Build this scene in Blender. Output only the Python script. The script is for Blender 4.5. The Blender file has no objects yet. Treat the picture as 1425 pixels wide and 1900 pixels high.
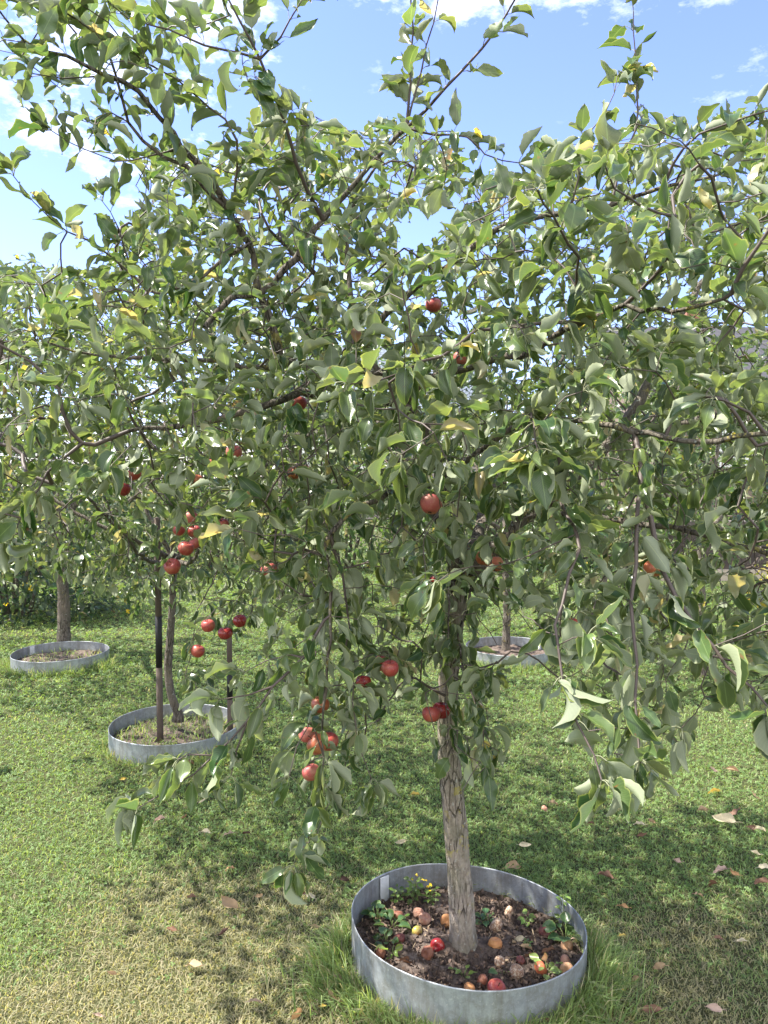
import bpy, math, random
import numpy as np
from mathutils import Vector, Matrix
R = math.radians
random.seed(4); rng = np.random.default_rng(4)
scn = bpy.context.scene
# ---------------------------------------------------------------- camera
H, F_PX, PITCH = 1.6, 1408.0, R(-2.8)
cd = bpy.data.cameras.new("camera"); cam = bpy.data.objects.new("camera", cd); scn.collection.objects.link(cam)
cam.location = (0, 0, H); cam.rotation_euler = (R(90) + PITCH, 0, 0)
cd.sensor_fit = 'VERTICAL'; cd.sensor_height = 36; cd.lens = 36 * F_PX / 1900; cd.clip_start = .05; cd.clip_end = 500
scn.camera = cam
scn.render.resolution_x = 768; scn.render.resolution_y = 1024
# ---------------------------------------------------------------- light
SUN_AZ, SUN_EL = R(-82), R(56)
sdir = Vector((math.sin(SUN_AZ) * math.cos(SUN_EL), math.cos(SUN_AZ) * math.cos(SUN_EL), math.sin(SUN_EL)))
sl = bpy.data.lights.new("sun", 'SUN'); sl.energy = 4.4; sl.angle = R(.6); sl.color = (1, .95, .86)
so = bpy.data.objects.new("sun", sl); scn.collection.objects.link(so); so.rotation_euler = sdir.to_track_quat('Z', 'Y').to_euler()
world = bpy.data.worlds.new("World"); scn.world = world; world.use_nodes = True
wn = world.node_tree.nodes; wl = world.node_tree.links; wn.clear()
def WN(t, **k):
    n = wn.new(t)
    for a, b in k.items(): setattr(n, a, b)
    return n
sky = WN('ShaderNodeTexSky', sky_type='NISHITA', sun_disc=False, sun_elevation=SUN_EL, sun_rotation=SUN_AZ, altitude=200, air_density=1.0, dust_density=.15, ozone_density=3.0)
bg = WN('ShaderNodeBackground'); bg.inputs[1].default_value = .12
wo = WN('ShaderNodeOutputWorld'); tc = WN('ShaderNodeTexCoord')
def wmath(op, a, b=None, c=None):
    n = WN('ShaderNodeMath', operation=op)
    for i, v in enumerate((a, b, c)):
        if v is None: continue
        if isinstance(v, (int, float)): n.inputs[i].default_value = v
        else: wl.new(v, n.inputs[i])
    return n.outputs[0]
mp = WN('ShaderNodeMapping'); mp.inputs['Scale'].default_value = (5, 5, 11); mp.inputs['Rotation'].default_value = (0, .5, 0); wl.new(tc.outputs['Generated'], mp.inputs[0])
nz = WN('ShaderNodeTexNoise'); nz.inputs['Scale'].default_value = 1.6; nz.inputs['Detail'].default_value = 9; nz.inputs['Roughness'].default_value = .66; wl.new(mp.outputs[0], nz.inputs[0])
def pdir(px, py):
    d = Vector((px - 712.5, F_PX, -(py - 950))).normalized()
    return Matrix.Rotation(PITCH, 3, 'X') @ d
cov = None
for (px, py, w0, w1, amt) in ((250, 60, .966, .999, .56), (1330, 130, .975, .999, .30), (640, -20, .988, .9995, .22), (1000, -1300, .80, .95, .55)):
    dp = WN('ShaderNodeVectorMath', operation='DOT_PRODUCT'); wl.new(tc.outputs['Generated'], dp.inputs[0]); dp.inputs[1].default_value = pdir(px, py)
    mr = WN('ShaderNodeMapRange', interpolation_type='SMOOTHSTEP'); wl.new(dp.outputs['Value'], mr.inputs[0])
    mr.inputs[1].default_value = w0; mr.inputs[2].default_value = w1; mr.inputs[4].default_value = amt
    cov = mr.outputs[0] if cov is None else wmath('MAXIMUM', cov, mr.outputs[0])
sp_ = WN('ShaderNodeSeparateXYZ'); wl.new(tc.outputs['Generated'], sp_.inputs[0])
fill_cloud = WN('ShaderNodeMapRange', interpolation_type='SMOOTHSTEP'); wl.new(sp_.outputs[1], fill_cloud.inputs[0]); fill_cloud.inputs[1].default_value = .25; fill_cloud.inputs[2].default_value = -.35; fill_cloud.inputs[4].default_value = 1.05
cov = wmath('MAXIMUM', cov, fill_cloud.outputs[0])   # unseen bright cloud bank added overhead and behind the camera as fill light
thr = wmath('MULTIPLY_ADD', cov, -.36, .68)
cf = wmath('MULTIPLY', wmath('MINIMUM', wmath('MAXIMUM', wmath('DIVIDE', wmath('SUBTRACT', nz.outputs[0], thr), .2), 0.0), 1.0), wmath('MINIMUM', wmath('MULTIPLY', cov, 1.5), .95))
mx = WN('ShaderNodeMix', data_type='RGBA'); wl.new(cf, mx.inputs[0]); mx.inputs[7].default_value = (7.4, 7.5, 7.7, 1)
tint = WN('ShaderNodeMix', data_type='RGBA', blend_type='MULTIPLY'); tint.inputs[0].default_value = 1; tint.inputs[7].default_value = (.88, .79, 1.08, 1)
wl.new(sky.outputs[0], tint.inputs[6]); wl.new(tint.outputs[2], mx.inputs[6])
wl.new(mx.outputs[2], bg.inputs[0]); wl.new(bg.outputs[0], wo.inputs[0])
scn.view_settings.view_transform = 'Standard'; scn.view_settings.look = 'None'; scn.view_settings.exposure = 1.78; scn.view_settings.gamma = 1
scn.cycles.max_bounces = 8; scn.cycles.transmission_bounces = 6; scn.cycles.diffuse_bounces = 5
scn.cycles.caustics_reflective = False; scn.cycles.caustics_refractive = False

# ---------------------------------------------------------------- projection helpers
CP, SP = math.cos(PITCH), math.sin(PITCH)
FW = np.array([0, CP, SP]); UP = np.array([0, -SP, CP]); RT = np.array([1., 0, 0]); C0 = np.array([0, 0, H])
def at(px, py, z):
    return C0 + z * (FW + RT * (px - 712.5) / F_PX - UP * (py - 950) / F_PX)
def gp(px, py, h=0.):
    d = FW + RT * (px - 712.5) / F_PX - UP * (py - 950) / F_PX
    return C0 + d * ((h - H) / d[2])
def proj(P):
    d = P - C0; z = d @ FW; zz = np.where(z > .05, z, .05)
    return np.stack([712.5 + F_PX * (d @ RT) / zz, 950 - F_PX * (d @ UP) / zz, z], -1)
def in_poly(P, poly):
    x, y = P[:, 0], P[:, 1]; c = np.zeros(len(P), bool); n = len(poly)
    for i in range(n):
        x1, y1 = poly[i]; x2, y2 = poly[i - 1]
        if y1 == y2: continue
        c ^= ((y1 > y) != (y2 > y)) & (x < (x2 - x1) * (y - y1) / (y2 - y1) + x1)
    return c
def unit(v): return v / np.maximum(np.linalg.norm(v, axis=-1, keepdims=True), 1e-9)

# ---------------------------------------------------------------- mesh + object helpers
class Geo:
    def __init__(s): s.V = []; s.F = {3: [], 4: []}; s.A = {}; s.n = 0
    def add(s, V, F, **attrs):
        V = np.asarray(V, float).reshape(-1, 3); s.V.append(V)
        for f in (F if isinstance(F, (list, tuple)) else [F]):
            f = np.asarray(f, int)
            if len(f): s.F[f.shape[1]].append(f + s.n)
        for k, a in attrs.items(): s.A.setdefault(k, []).append(np.broadcast_to(np.asarray(a, float), (len(V), np.shape(a)[-1])))
        s.n += len(V)
    def build(s, name, mat, parent=None, smooth=True, origin=None):
        me = bpy.data.meshes.new(name)
        V = np.concatenate(s.V) if s.V else np.zeros((0, 3))
        if origin is not None: V = V - np.asarray(origin)
        me.vertices.add(len(V)); me.vertices.foreach_set('co', V.astype(np.float32).ravel())
        q = np.concatenate(s.F[4]) if s.F[4] else np.zeros((0, 4), int); t = np.concatenate(s.F[3]) if s.F[3] else np.zeros((0, 3), int)
        lo = np.concatenate([q.ravel(), t.ravel()]); me.loops.add(len(lo)); me.loops.foreach_set('vertex_index', lo.astype(np.int32))
        st = np.concatenate([np.arange(len(q)) * 4, len(q) * 4 + np.arange(len(t)) * 3]); me.polygons.add(len(st))
        me.polygons.foreach_set('loop_start', st.astype(np.int32))
        me.polygons.foreach_set('use_smooth', np.full(len(st), smooth))
        me.update(calc_edges=True)
        for k, a in s.A.items():
            a = np.concatenate(a)
            if a.shape[1] == 3: at_ = me.attributes.new(k, 'FLOAT_VECTOR', 'POINT'); at_.data.foreach_set('vector', a.astype(np.float32).ravel())
        me.materials.append(mat)
        o = bpy.data.objects.new(name, me); scn.collection.objects.link(o)
        if origin is not None: o.location = origin
        if parent is not None:
            o.parent = parent
            if origin is None: o.matrix_parent_inverse = Matrix.Translation(-parent.location)
            else: o.location = Vector(origin) - parent.location
        return o
def tag(o, label=None, cat=None, group=None, kind=None):
    for k, v in (('label', label), ('category', cat), ('group', group), ('kind', kind)):
        if v: o[k] = v
    return o
def thing(name, loc, label, cat, group=None):
    o = bpy.data.objects.new(name, None); scn.collection.objects.link(o); o.location = Vector([float(v) for v in loc]); o.empty_display_size = .1
    return tag(o, label, cat, group)
def tube(g, P, r, sides=6, cap=True, **at_):
    P = np.asarray(P, float); r = np.broadcast_to(np.asarray(r, float), (len(P),)); n = len(P)
    T = unit(np.gradient(P, axis=0)); ref = np.array([0, 0, 1.]) if abs(T[0][2]) < .9 else np.array([1., 0, 0])
    u = unit(np.cross(T[0], ref)); a = np.linspace(0, 2 * np.pi, sides, endpoint=False); V = []
    for i in range(n):
        u = unit(u - T[i] * (u @ T[i])); w = np.cross(T[i], u)
        V.append(P[i] + r[i] * (np.cos(a)[:, None] * u + np.sin(a)[:, None] * w))
    V = np.concatenate(V); i = np.arange(n - 1)[:, None] * sides; j = np.arange(sides)[None]; k = (j + 1) % sides
    Fq = np.stack([i + j, i + k, i + sides + k, i + sides + j], -1).reshape(-1, 4)
    tri = []
    if cap:
        V = np.concatenate([V, P[:1], P[-1:] + T[-1] * r[-1] * .5]); c0 = n * sides
        jj = np.arange(sides); kk = (jj + 1) % sides
        tri = np.concatenate([np.stack([kk, jj, np.full(sides, c0)], 1), np.stack([(n - 1) * sides + jj, (n - 1) * sides + kk, np.full(sides, c0 + 1)], 1)])
    g.add(V, [Fq, tri], **at_)
def smooth_line(P, step=.04):
    P = np.asarray(P, float)
    if len(P) < 2: return P
    Q = np.concatenate([[2 * P[0] - P[1]], P, [2 * P[-1] - P[-2]]]); out = []
    for i in range(1, len(Q) - 2):
        p0, p1, p2, p3 = Q[i - 1], Q[i], Q[i + 1], Q[i + 2]; m = max(1, int(np.linalg.norm(p2[:3] - p1[:3]) / step))
        for t in np.arange(m) / m:
            out.append(.5 * ((2 * p1) + (-p0 + p2) * t + (2 * p0 - 5 * p1 + 4 * p2 - p3) * t * t + (-p0 + 3 * p1 - 3 * p2 + p3) * t ** 3))
    out.append(P[-1]); return np.array(out)
def box(g, c, s, rot=0., **a):
    v = np.array([[x, y, z] for z in (-1, 1) for y in (-1, 1) for x in (-1, 1)], float) * np.asarray(s) / 2
    cr, sr = math.cos(rot), math.sin(rot); v = np.stack([v[:, 0] * cr - v[:, 1] * sr, v[:, 0] * sr + v[:, 1] * cr, v[:, 2]], 1)
    g.add(v + np.asarray(c), np.array([[0, 2, 3, 1], [4, 5, 7, 6], [0, 1, 5, 4], [2, 6, 7, 3], [0, 4, 6, 2], [1, 3, 7, 5]]), **a)

# ---------------------------------------------------------------- materials
class M:
    def __init__(s, name):
        s.m = bpy.data.materials.new(name); s.m.use_nodes = True; s.nt = s.m.node_tree; s.n = s.nt.nodes; s.l = s.nt.links; s.n.clear()
        s.out = s.n.new('ShaderNodeOutputMaterial'); s.tc = None
    def N(s, t, _in=None, **k):
        n = s.n.new(t)
        for a, b in k.items(): setattr(n, a, b)
        for a, b in (_in or {}).items():
            if isinstance(b, bpy.types.NodeSocket): s.l.new(b, n.inputs[a])
            else: n.inputs[a].default_value = b
        return n
    def obj(s):
        if not s.tc: s.tc = s.N('ShaderNodeTexCoord')
        return s.tc.outputs['Object']
    def noise(s, scale, detail=5, rough=.6, vec=None, dist=0):
        return s.N('ShaderNodeTexNoise', {'Vector': vec or s.obj(), 'Scale': scale, 'Detail': detail, 'Roughness': rough, 'Distortion': dist}).outputs[0]
    def ramp(s, f, stops):
        n = s.N('ShaderNodeValToRGB', {0: f}); e = n.color_ramp.elements
        while len(e) < len(stops): e.new(.5)
        for x, (p, c) in zip(e, stops): x.position = p; x.color = (c if isinstance(c, (tuple, list)) else (c, c, c)) + ((1,) if not isinstance(c, (tuple, list)) or len(c) == 3 else ())  if isinstance(c, tuple) else (c, c, c, 1)
        return n.outputs[0]
    def mix(s, f, a, b, mode='MIX'):
        n = s.N('ShaderNodeMix', data_type='RGBA', blend_type=mode)
        for i, v in ((0, f), (6, a), (7, b)):
            if isinstance(v, bpy.types.NodeSocket): s.l.new(v, n.inputs[i])
            else: n.inputs[i].default_value = v if i == 0 else tuple(v) + (1,)
        return n.outputs[2]
    def math(s, op, a, b=0., c=0.): return s.N('ShaderNodeMath', {0: a, 1: b, 2: c}, operation=op).outputs[0]
    def scale(s, v):
        return s.N('ShaderNodeMapping', {0: s.obj(), 'Scale': v}).outputs[0]
    def attr(s, name): return s.N('ShaderNodeAttribute', attribute_name=name).outputs
    def pbr(s, col, rough=.6, bump=None, bs=.3, bd=.01, metal=0., spec=.5, trans=None, tcol=None):
        p = s.N('ShaderNodeBsdfPrincipled', {'Roughness': rough, 'Metallic': metal, 'Specular IOR Level': spec})
        if isinstance(col, bpy.types.NodeSocket): s.l.new(col, p.inputs[0])
        else: p.inputs[0].default_value = tuple(col) + (1,)
        nrm = None
        if bump is not None:
            b = s.N('ShaderNodeBump', {'Height': bump, 'Strength': bs, 'Distance': bd}); nrm = b.outputs[0]; s.l.new(nrm, p.inputs['Normal'])
        o = p.outputs[0]
        if trans is not None:
            t = s.N('ShaderNodeBsdfTranslucent', {'Color': tcol})
            if nrm: s.l.new(nrm, t.inputs['Normal'])
            mxs = s.N('ShaderNodeMixShader', {0: trans}); s.l.new(o, mxs.inputs[1]); s.l.new(t.outputs[0], mxs.inputs[2]); o = mxs.outputs[0]
        s.l.new(o, s.out.inputs[0]); return s.m

def leaf_material(name, under=(.35, .38, .26), trans=.30, veins=True):
    m = M(name); a = m.attr('tint')['Color'] if False else m.attr('tint')[0]
    uv = m.attr('leafuv')[1]; sp = m.N('ShaderNodeSeparateXYZ', {0: uv}); t, v, rnd = sp.outputs
    av = m.math('ABSOLUTE', v)
    mott = m.noise(38, 4, .6); lit = m.mix(.45, a, m.mix(mott, (.5, .55, .5), (1.35, 1.3, 1.25)), 'MULTIPLY')
    bump = None
    if veins:
        ph = m.math('SUBTRACT', m.math('MULTIPLY', t, 50.), m.math('MULTIPLY', av, 14.))
        vn = m.math('POWER', m.math('ABSOLUTE', m.math('SINE', ph)), .35)
        mid = m.N('ShaderNodeMapRange', {0: av, 1: .015, 2: .06, 3: 1., 4: 0.}).outputs[0]
        vline = m.math('MAXIMUM', m.math('MULTIPLY', m.math('SUBTRACT', 1., vn), .30), mid)
        lit = m.mix(m.math('MULTIPLY', vline, .55), lit, (.22, .30, .12))
        edge = m.N('ShaderNodeMapRange', {0: av, 1: .88, 2: 1., 3: 0., 4: .7}).outputs[0]
        lit = m.mix(edge, lit, (.30, .33, .10))
        bump = m.math('ADD', vn, m.math('MULTIPLY', mott, .6))
    # brown blotches on some leaves
    bl = m.N('ShaderNodeMapRange', {0: m.noise(55, 2, .5), 1: .70, 2: .74, 3: 0., 4: .85}).outputs[0]
    lit = m.mix(bl, lit, (.14, .07, .025))
    bf = m.N('ShaderNodeNewGeometry').outputs['Backfacing']
    col = m.mix(bf, lit, m.mix(.66, lit, under))
    tc_ = m.mix(1., lit, (2.7, 2.6, 1.35), 'MULTIPLY')
    rough = m.math('MULTIPLY_ADD', bf, .40, .31)
    return m.pbr(col, rough, bump, .13, .0010, trans=trans, tcol=tc_, spec=.5)
MAT = {}
MAT['leaf'] = leaf_material('apple_leaf')
MAT['leaf_far'] = leaf_material('leaf_far', under=(.20, .25, .13), trans=.35, veins=False)
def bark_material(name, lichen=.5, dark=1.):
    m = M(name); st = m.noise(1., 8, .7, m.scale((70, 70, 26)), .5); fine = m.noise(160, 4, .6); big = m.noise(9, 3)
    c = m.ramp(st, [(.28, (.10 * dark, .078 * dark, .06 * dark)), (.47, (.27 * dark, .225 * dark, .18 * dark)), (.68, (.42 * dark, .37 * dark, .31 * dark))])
    fis = m.ramp(m.N('ShaderNodeTexVoronoi', {'Vector': m.scale((62, 62, 11)), 'Scale': 1., 'Randomness': 1.}, feature='DISTANCE_TO_EDGE').outputs['Distance'], [(.0, 1.), (.07, 0.)]); fm = m.math('MULTIPLY', fis, m.ramp(m.noise(7, 3), [(.38, 0.), (.52, 1.)]))
    c = m.mix(fm, c, (.05 * dark, .038 * dark, .03 * dark)); pk = m.ramp(m.noise(4.2, 3, .6), [(.52, 0.), (.66, .55)]); c = m.mix(pk, c, (.47 * dark, .37 * dark, .30 * dark))
    c = m.mix(m.ramp(big, [(.4, 0.), (.65, .5)]), c, (.15 * dark, .155 * dark, .10 * dark))
    ly = m.math('MULTIPLY', m.ramp(m.noise(26, 4, .7), [(.57, 0.), (.60, 1.)]), m.ramp(m.noise(5, 2), [(.48, 0.), (.56, lichen)]))
    c = m.mix(m.math('MULTIPLY', ly, .75), c, (.38, .33, .08))
    lg = m.ramp(m.noise(60, 3, .7), [(.63, 0.), (.67, .7)]); c = m.mix(lg, c, (.40, .42, .37))
    return m.pbr(c, .88, m.math('SUBTRACT', m.math('ADD', st, m.math('MULTIPLY', fine, .45)), m.math('MULTIPLY', fm, .8)), 1., .009, spec=.25)
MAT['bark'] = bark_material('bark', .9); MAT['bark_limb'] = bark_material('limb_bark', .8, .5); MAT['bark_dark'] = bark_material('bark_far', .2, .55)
def twig_mat():
    m = M('twig'); c = m.mix(m.noise(30, 3), (.035, .022, .018), (.115, .088, .072)); return m.pbr(c, .6, m.noise(220, 3), .4, .001)
MAT['twig'] = twig_mat()
def grass_mat():
    m = M('grass_blade'); a = m.attr('tint')[0]
    return m.pbr(a, .55, None, trans=.4, tcol=m.mix(1., a, (2.1, 2.0, .9), 'MULTIPLY'), spec=.4)
MAT['grass'] = grass_mat()
def ground_mat():
    m = M('lawn_ground'); n = m.noise(3.2, 6, .7); f = m.noise(90, 5, .75)
    c = m.mix(n, (.04, .06, .022), (.085, .095, .04)); c = m.mix(m.ramp(f, [(.35, 0.), (.7, .8)]), c, (.10, .085, .045))
    return m.pbr(c, .95, f, .8, .02, spec=.1)
MAT['ground'] = ground_mat()
def soil_mat():
    m = M('soil'); n = m.noise(26, 8, .75); c = m.ramp(n, [(.3, (.045, .034, .028)), (.55, (.14, .108, .09)), (.75, (.27, .22, .185))])
    return m.pbr(c, .95, n, 1., .012, spec=.15)
MAT['soil'] = soil_mat()
def crumb_mat():
    m = M('crumbs'); return m.pbr(m.attr('tint')[0], .9, spec=.15)
MAT['crumb'] = crumb_mat()
def zinc(name, b=1.):
    m = M(name); v = m.N('ShaderNodeTexVoronoi', {'Vector': m.obj(), 'Scale': 55}).outputs['Color']; n = m.noise(7, 6, .7); f = m.noise(110, 4, .7)
    bw = m.N('ShaderNodeRGBToBW', {0: v}).outputs[0]
    c = m.ramp(n, [(.3, (.25 * b, .27 * b, .29 * b)), (.6, (.40 * b, .43 * b, .46 * b)), (.75, (.52 * b, .54 * b, .56 * b))])
    c = m.mix(.25, c, m.mix(bw, (.45, .45, .45), (1.3, 1.3, 1.3)), 'MULTIPLY')
    st = m.noise(1., 6, .7, m.scale((22, 22, 3))); c = m.mix(m.ramp(st, [(.46, 0.), (.68, .65)]), c, (.16, .145, .12)); c = m.mix(m.ramp(m.noise(16, 6, .8), [(.5, 0.), (.62, .5)]), c, (.20, .19, .165))
    c = m.mix(m.ramp(f, [(.6, 0.), (.7, .45)]), c, (.62, .63, .62))
    return m.pbr(c, m.ramp(n, [(.3, .62), (.7, .42)]), f, .25, .002, metal=.55)
MAT['zinc'] = zinc('galvanised_metal')
def plain(name, c, r=.6, bs=0, sc=40, var=.25, metal=0., spec=.4):
    m = M(name); n = m.noise(sc, 5, .65); k1 = tuple(x * (1 - var) for x in c); k2 = tuple(x * (1 + var) for x in c)
    return m.pbr(m.mix(n, k1, k2), r, n if bs else None, bs, .004, metal=metal, spec=spec)
def apple_mat(name, red, under, streak=.5, rough=.32):
    m = M(name); s = m.noise(1., 4, .6, m.scale((95, 95, 10))); z = m.N('ShaderNodeSeparateXYZ', {0: m.obj()}).outputs[2]
    c = m.mix(m.ramp(s, [(.35, 0.), (.7, streak)]), red, tuple(min(1, x * .45 + y * .55) for x, y in zip(red, under)))
    patch = m.ramp(m.noise(28, 3), [(.5, 0.), (.68, .75)]); c = m.mix(patch, c, under)
    dots = m.ramp(m.N('ShaderNodeTexVoronoi', {'Vector': m.obj(), 'Scale': 230}).outputs['Distance'], [(.12, .6), (.2, 0.)])
    c = m.mix(dots, c, (.55, .40, .22))
    return m.pbr(c, rough, m.noise(60, 3), .12, .002)
MAT['apple_red'] = apple_mat('red_apple', (.30, .035, .035), (.40, .13, .07), .6, .42); MAT['apple_pink'] = apple_mat('pink_apple', (.42, .075, .075), (.48, .22, .14), .7, .5)
MAT['apple_orange'] = apple_mat('orange_apple', (.36, .085, .04), (.44, .20, .07), .7, .42); MAT['apple_dark'] = apple_mat('dark_red_apple', (.20, .012, .018), (.33, .05, .03), .4, .25)
MAT['apple_green'] = apple_mat('green_apple', (.33, .33, .07), (.36, .12, .05), .5)
def rot_mat(name, a, b, mould=.0):
    m = M(name); n = m.noise(45, 5, .7); c = m.mix(m.ramp(n, [(.35, 0.), (.65, 1.)]), a, b)
    if mould: c = m.mix(m.ramp(m.noise(120, 3, .8), [(.5, 0.), (.56, mould)]), c, (.50, .40, .30))
    return m.pbr(c, .6 if not mould else .85, n, .5, .004)
MAT['rot_brown'] = rot_mat('brown_rotten_apple', (.14, .045, .025), (.27, .11, .06)); MAT['rot_tan'] = rot_mat('tan_rotten_apple', (.35, .18, .09), (.46, .27, .15), .25)
MAT['rot_dark'] = rot_mat('dark_shrivelled_apple', (.08, .02, .018), (.19, .06, .045)); MAT['rot_mould'] = rot_mat('mouldy_apple', (.19, .10, .06), (.32, .2, .12), .9)
MAT['rot_pink'] = rot_mat('soft_pink_apple', (.26, .10, .065), (.44, .25, .17), .2); MAT['rot_orange'] = rot_mat('soft_orange_apple', (.42, .17, .05), (.50, .25, .10))
MAT['stem'] = plain('apple_stem', (.07, .04, .02), .8); MAT['calyx'] = plain('apple_calyx', (.03, .02, .012), .9)
def dry_leaf(name, c):
    m = M(name); n = m.noise(60, 5, .7); col = m.mix(n, tuple(x * .6 for x in c), tuple(min(1, x * 1.3) for x in c))
    return m.pbr(col, .75, n, .4, .002, trans=.2, tcol=col)
DRY = {k: dry_leaf('dry_leaf_' + k, c) for k, c in dict(tan=(.42, .29, .17), brown=(.17, .085, .045), cream=(.60, .52, .36), rust=(.20, .11, .07), yellow=(.62, .45, .10), pink=(.46, .33, .26), orange=(.45, .26, .12), dark=(.07, .035, .025), green=(.28, .34, .15)).items()}

# ---------------------------------------------------------------- structure: ground
g = Geo()
gx = np.concatenate([-np.geomspace(150, 1.3, 34), np.linspace(-1.2, 1.6, 57), np.geomspace(1.7, 150, 34)])
gy = np.concatenate([-np.geomspace(60, .5, 20), np.linspace(0, 3.6, 73), np.geomspace(3.7, 260, 60)])
X, Y = np.meshgrid(gx, gy)
def gh(x, y): return .012 * np.sin(2.1 * x + .6 * y) * np.sin(1.7 * y + 1) * np.clip(1.2 - y / 14, 0, 1) + .048 * np.exp(-(((x - .272) ** 2 + (y - 2.42) ** 2) / .36) ** 2)
V = np.stack([X, Y, gh(X, Y)], -1).reshape(-1, 3); nx = len(gx); i, j = np.meshgrid(np.arange(len(gy) - 1), np.arange(nx - 1), indexing='ij'); b = (i * nx + j).ravel()
rg_ = np.hypot(V[:, 0] - .272, V[:, 1] - 2.422) < .36; V[rg_, 2] = 0.; g.add(V, np.stack([b, b + 1, b + nx + 1, b + nx], 1)); tag(g.build('lawn', MAT['ground']), kind='structure')

# rings: centre x, y, radius, tilt a (dz/dx), b (dz/dy)
RINGS = [(.272, 2.422, .382, -.056, -.052), (-1.255, 4.50, .385, -.01, .0), (-2.74, 6.36, .385, 0., 0.), (1.10, 6.56, .385, 0., 0.)]
def in_ring(x, y, m=0.):
    k = np.zeros(np.shape(x), bool)
    for r in RINGS: k |= (x - r[0]) ** 2 + (y - r[1]) ** 2 < (r[2] + m) ** 2
    return k

# ---------------------------------------------------------------- grass (blades) and clover
def vnoise(x, y, s, seed=0):
    r = np.random.default_rng(seed); T = r.random((64, 64)); u = x * s + 17.3; v = y * s + 9.1
    i = np.floor(u).astype(int); j = np.floor(v).astype(int); fu = u - i; fv = v - j; fu = fu * fu * (3 - 2 * fu); fv = fv * fv * (3 - 2 * fv)
    G = lambda a, b: T[a % 64, b % 64]
    return (G(i, j) * (1 - fu) + G(i + 1, j) * fu) * (1 - fv) + (G(i, j + 1) * (1 - fu) + G(i + 1, j + 1) * fu) * fv
def dryness(x, y):
    E_ = lambda cx, cy, a, b: np.exp(-(((x - cx) / a) ** 2 + ((y - cy) / b) ** 2))
    d = E_(-.55, 2.62, .48, .36) * 1.1 + E_(-.28, 2.18, .55, .22) * 1.25 + E_(-.95, 2.15, .35, .2) * .9 + E_(1.15, 2.55, .45, .22) * .8 + E_(.98, 2.18, .5, .16) * 1.0 + .3 * np.exp(-((y - 1.9) / .3) ** 2)
    return np.clip(d * (.45 + 1.1 * vnoise(x, y, 3.1, 3)) * (.6 + .8 * vnoise(x, y, 11, 5)) + .12 * vnoise(x, y, 5, 8), 0, 1)
def blades(g, x, y, h, w, lean, dry, sc=1., lean_dir=None, z0=None):
    n = len(x); a = rng.uniform(0, 2 * np.pi, n) if lean_dir is None else lean_dir; b = rng.uniform(0, 2 * np.pi, n)
    d = np.stack([np.cos(a), np.sin(a), 0 * a], 1); s = np.stack([np.cos(b), np.sin(b), 0 * b], 1)
    z = gh(x, y) if z0 is None else z0; P = np.stack([x, y, z - .004], 1); w = (w * sc)[:, None]; h = h[:, None]; lean = lean[:, None]; up = np.array([0, 0, 1.])
    p1 = P + up * h * (.5 - .1 * lean) + d * h * lean * .35; p2 = P + up * h * (1 - .55 * lean).clip(.12, 1) + d * h * lean
    V = np.stack([P - s * w * .5, P + s * w * .5, p1 - s * w * .42, p1 + s * w * .42, p2], 1).reshape(-1, 3)
    o = np.arange(n)[:, None] * 5
    k = dry[:, None]; rr = rng.random((n, 1)); gcol = np.array([.10, .165, .055]) * (1 - rr) + np.array([.28, .36, .15]) * rr
    col = gcol * (1 - k) + (np.array([.34, .295, .20]) * (.7 + .7 * rng.random((n, 1)))) * k
    g.add(V, [o + np.array([0, 1, 3, 2]), o + np.array([2, 3, 4])], tint=np.repeat(col, 5, 0))
def lawn_pts(n, r0, r1, spread=38):
    r = np.exp(rng.uniform(np.log(r0), np.log(r1), n)); a = R(90) + rng.uniform(-R(spread), R(spread), n)
    x = r * np.cos(a); y = r * np.sin(a); k = ~in_ring(x, y, -.004); return x[k], y[k]
g = Geo()
x, y = lawn_pts(480000, 1.25, 17)
rr = np.hypot(x, y); dr = dryness(x, y); pd = (rng.random(len(x)) < dr * 1.05).astype(float) * rng.uniform(.5, 1, len(x))
blades(g, x, y, rng.uniform(.014, .042, len(x)) * (1 - .15 * dr), rng.uniform(.0018, .0036, len(x)), rng.uniform(.3, 1.35, len(x)), pd, np.maximum(1, rr / 2.6) * 1.15)
o = g.build('grass', MAT['grass'], smooth=False); tag(o, 'short mown lawn grass with dry straw patches', 'grass', kind='stuff')
# clover
g = Geo(); x, y = lawn_pts(85000, 1.5, 12)
den = np.clip((y - 1.9) / .8, 0.06, 1) * np.clip(1.5 * vnoise(x, y, 1.6, 11) + .25, 0, 1) * (1 - .92 * np.clip(dryness(x, y) * 1.8, 0, 1)); k = rng.random(len(x)) < den; x = x[k]; y = y[k]; n = len(x)
sz = rng.uniform(.0052, .0085, n) * np.maximum(1, np.hypot(x, y) / 3.6); th0 = rng.uniform(0, 6.28, n); hz = gh(x, y) + rng.uniform(.010, .030, n)
tilt = rng.normal(0, .35, (n, 2)); rr = rng.random((n, 1)); col = np.array([.08, .145, .04]) * (1 - rr) + np.array([.17, .26, .085]) * rr
for q in range(3):
    a = th0 + q * 2.094; d = np.stack([np.cos(a), np.sin(a)], 1); s = np.stack([-np.sin(a), np.cos(a)], 1); C = np.stack([x, y], 1)
    pts = [C, C + d * sz[:, None] * .75 + s * sz[:, None] * .55, C + d * sz[:, None] * 1.15, C + d * sz[:, None] * .75 - s * sz[:, None] * .55]
    V = np.stack([np.concatenate([p, (hz + ((p - C) * tilt).sum(1) + (.25 if kk in (1, 3) else 0) * sz)[:, None]], 1) for kk, p in enumerate(pts)], 1).reshape(-1, 3)
    oo = np.arange(n)[:, None] * 4; g.add(V, [oo + np.array([0, 2, 1]) * 1, oo + np.array([0, 3, 2])], tint=np.repeat(col * rng.uniform(.8, 1.2, (n, 1)), 4, 0))
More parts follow.
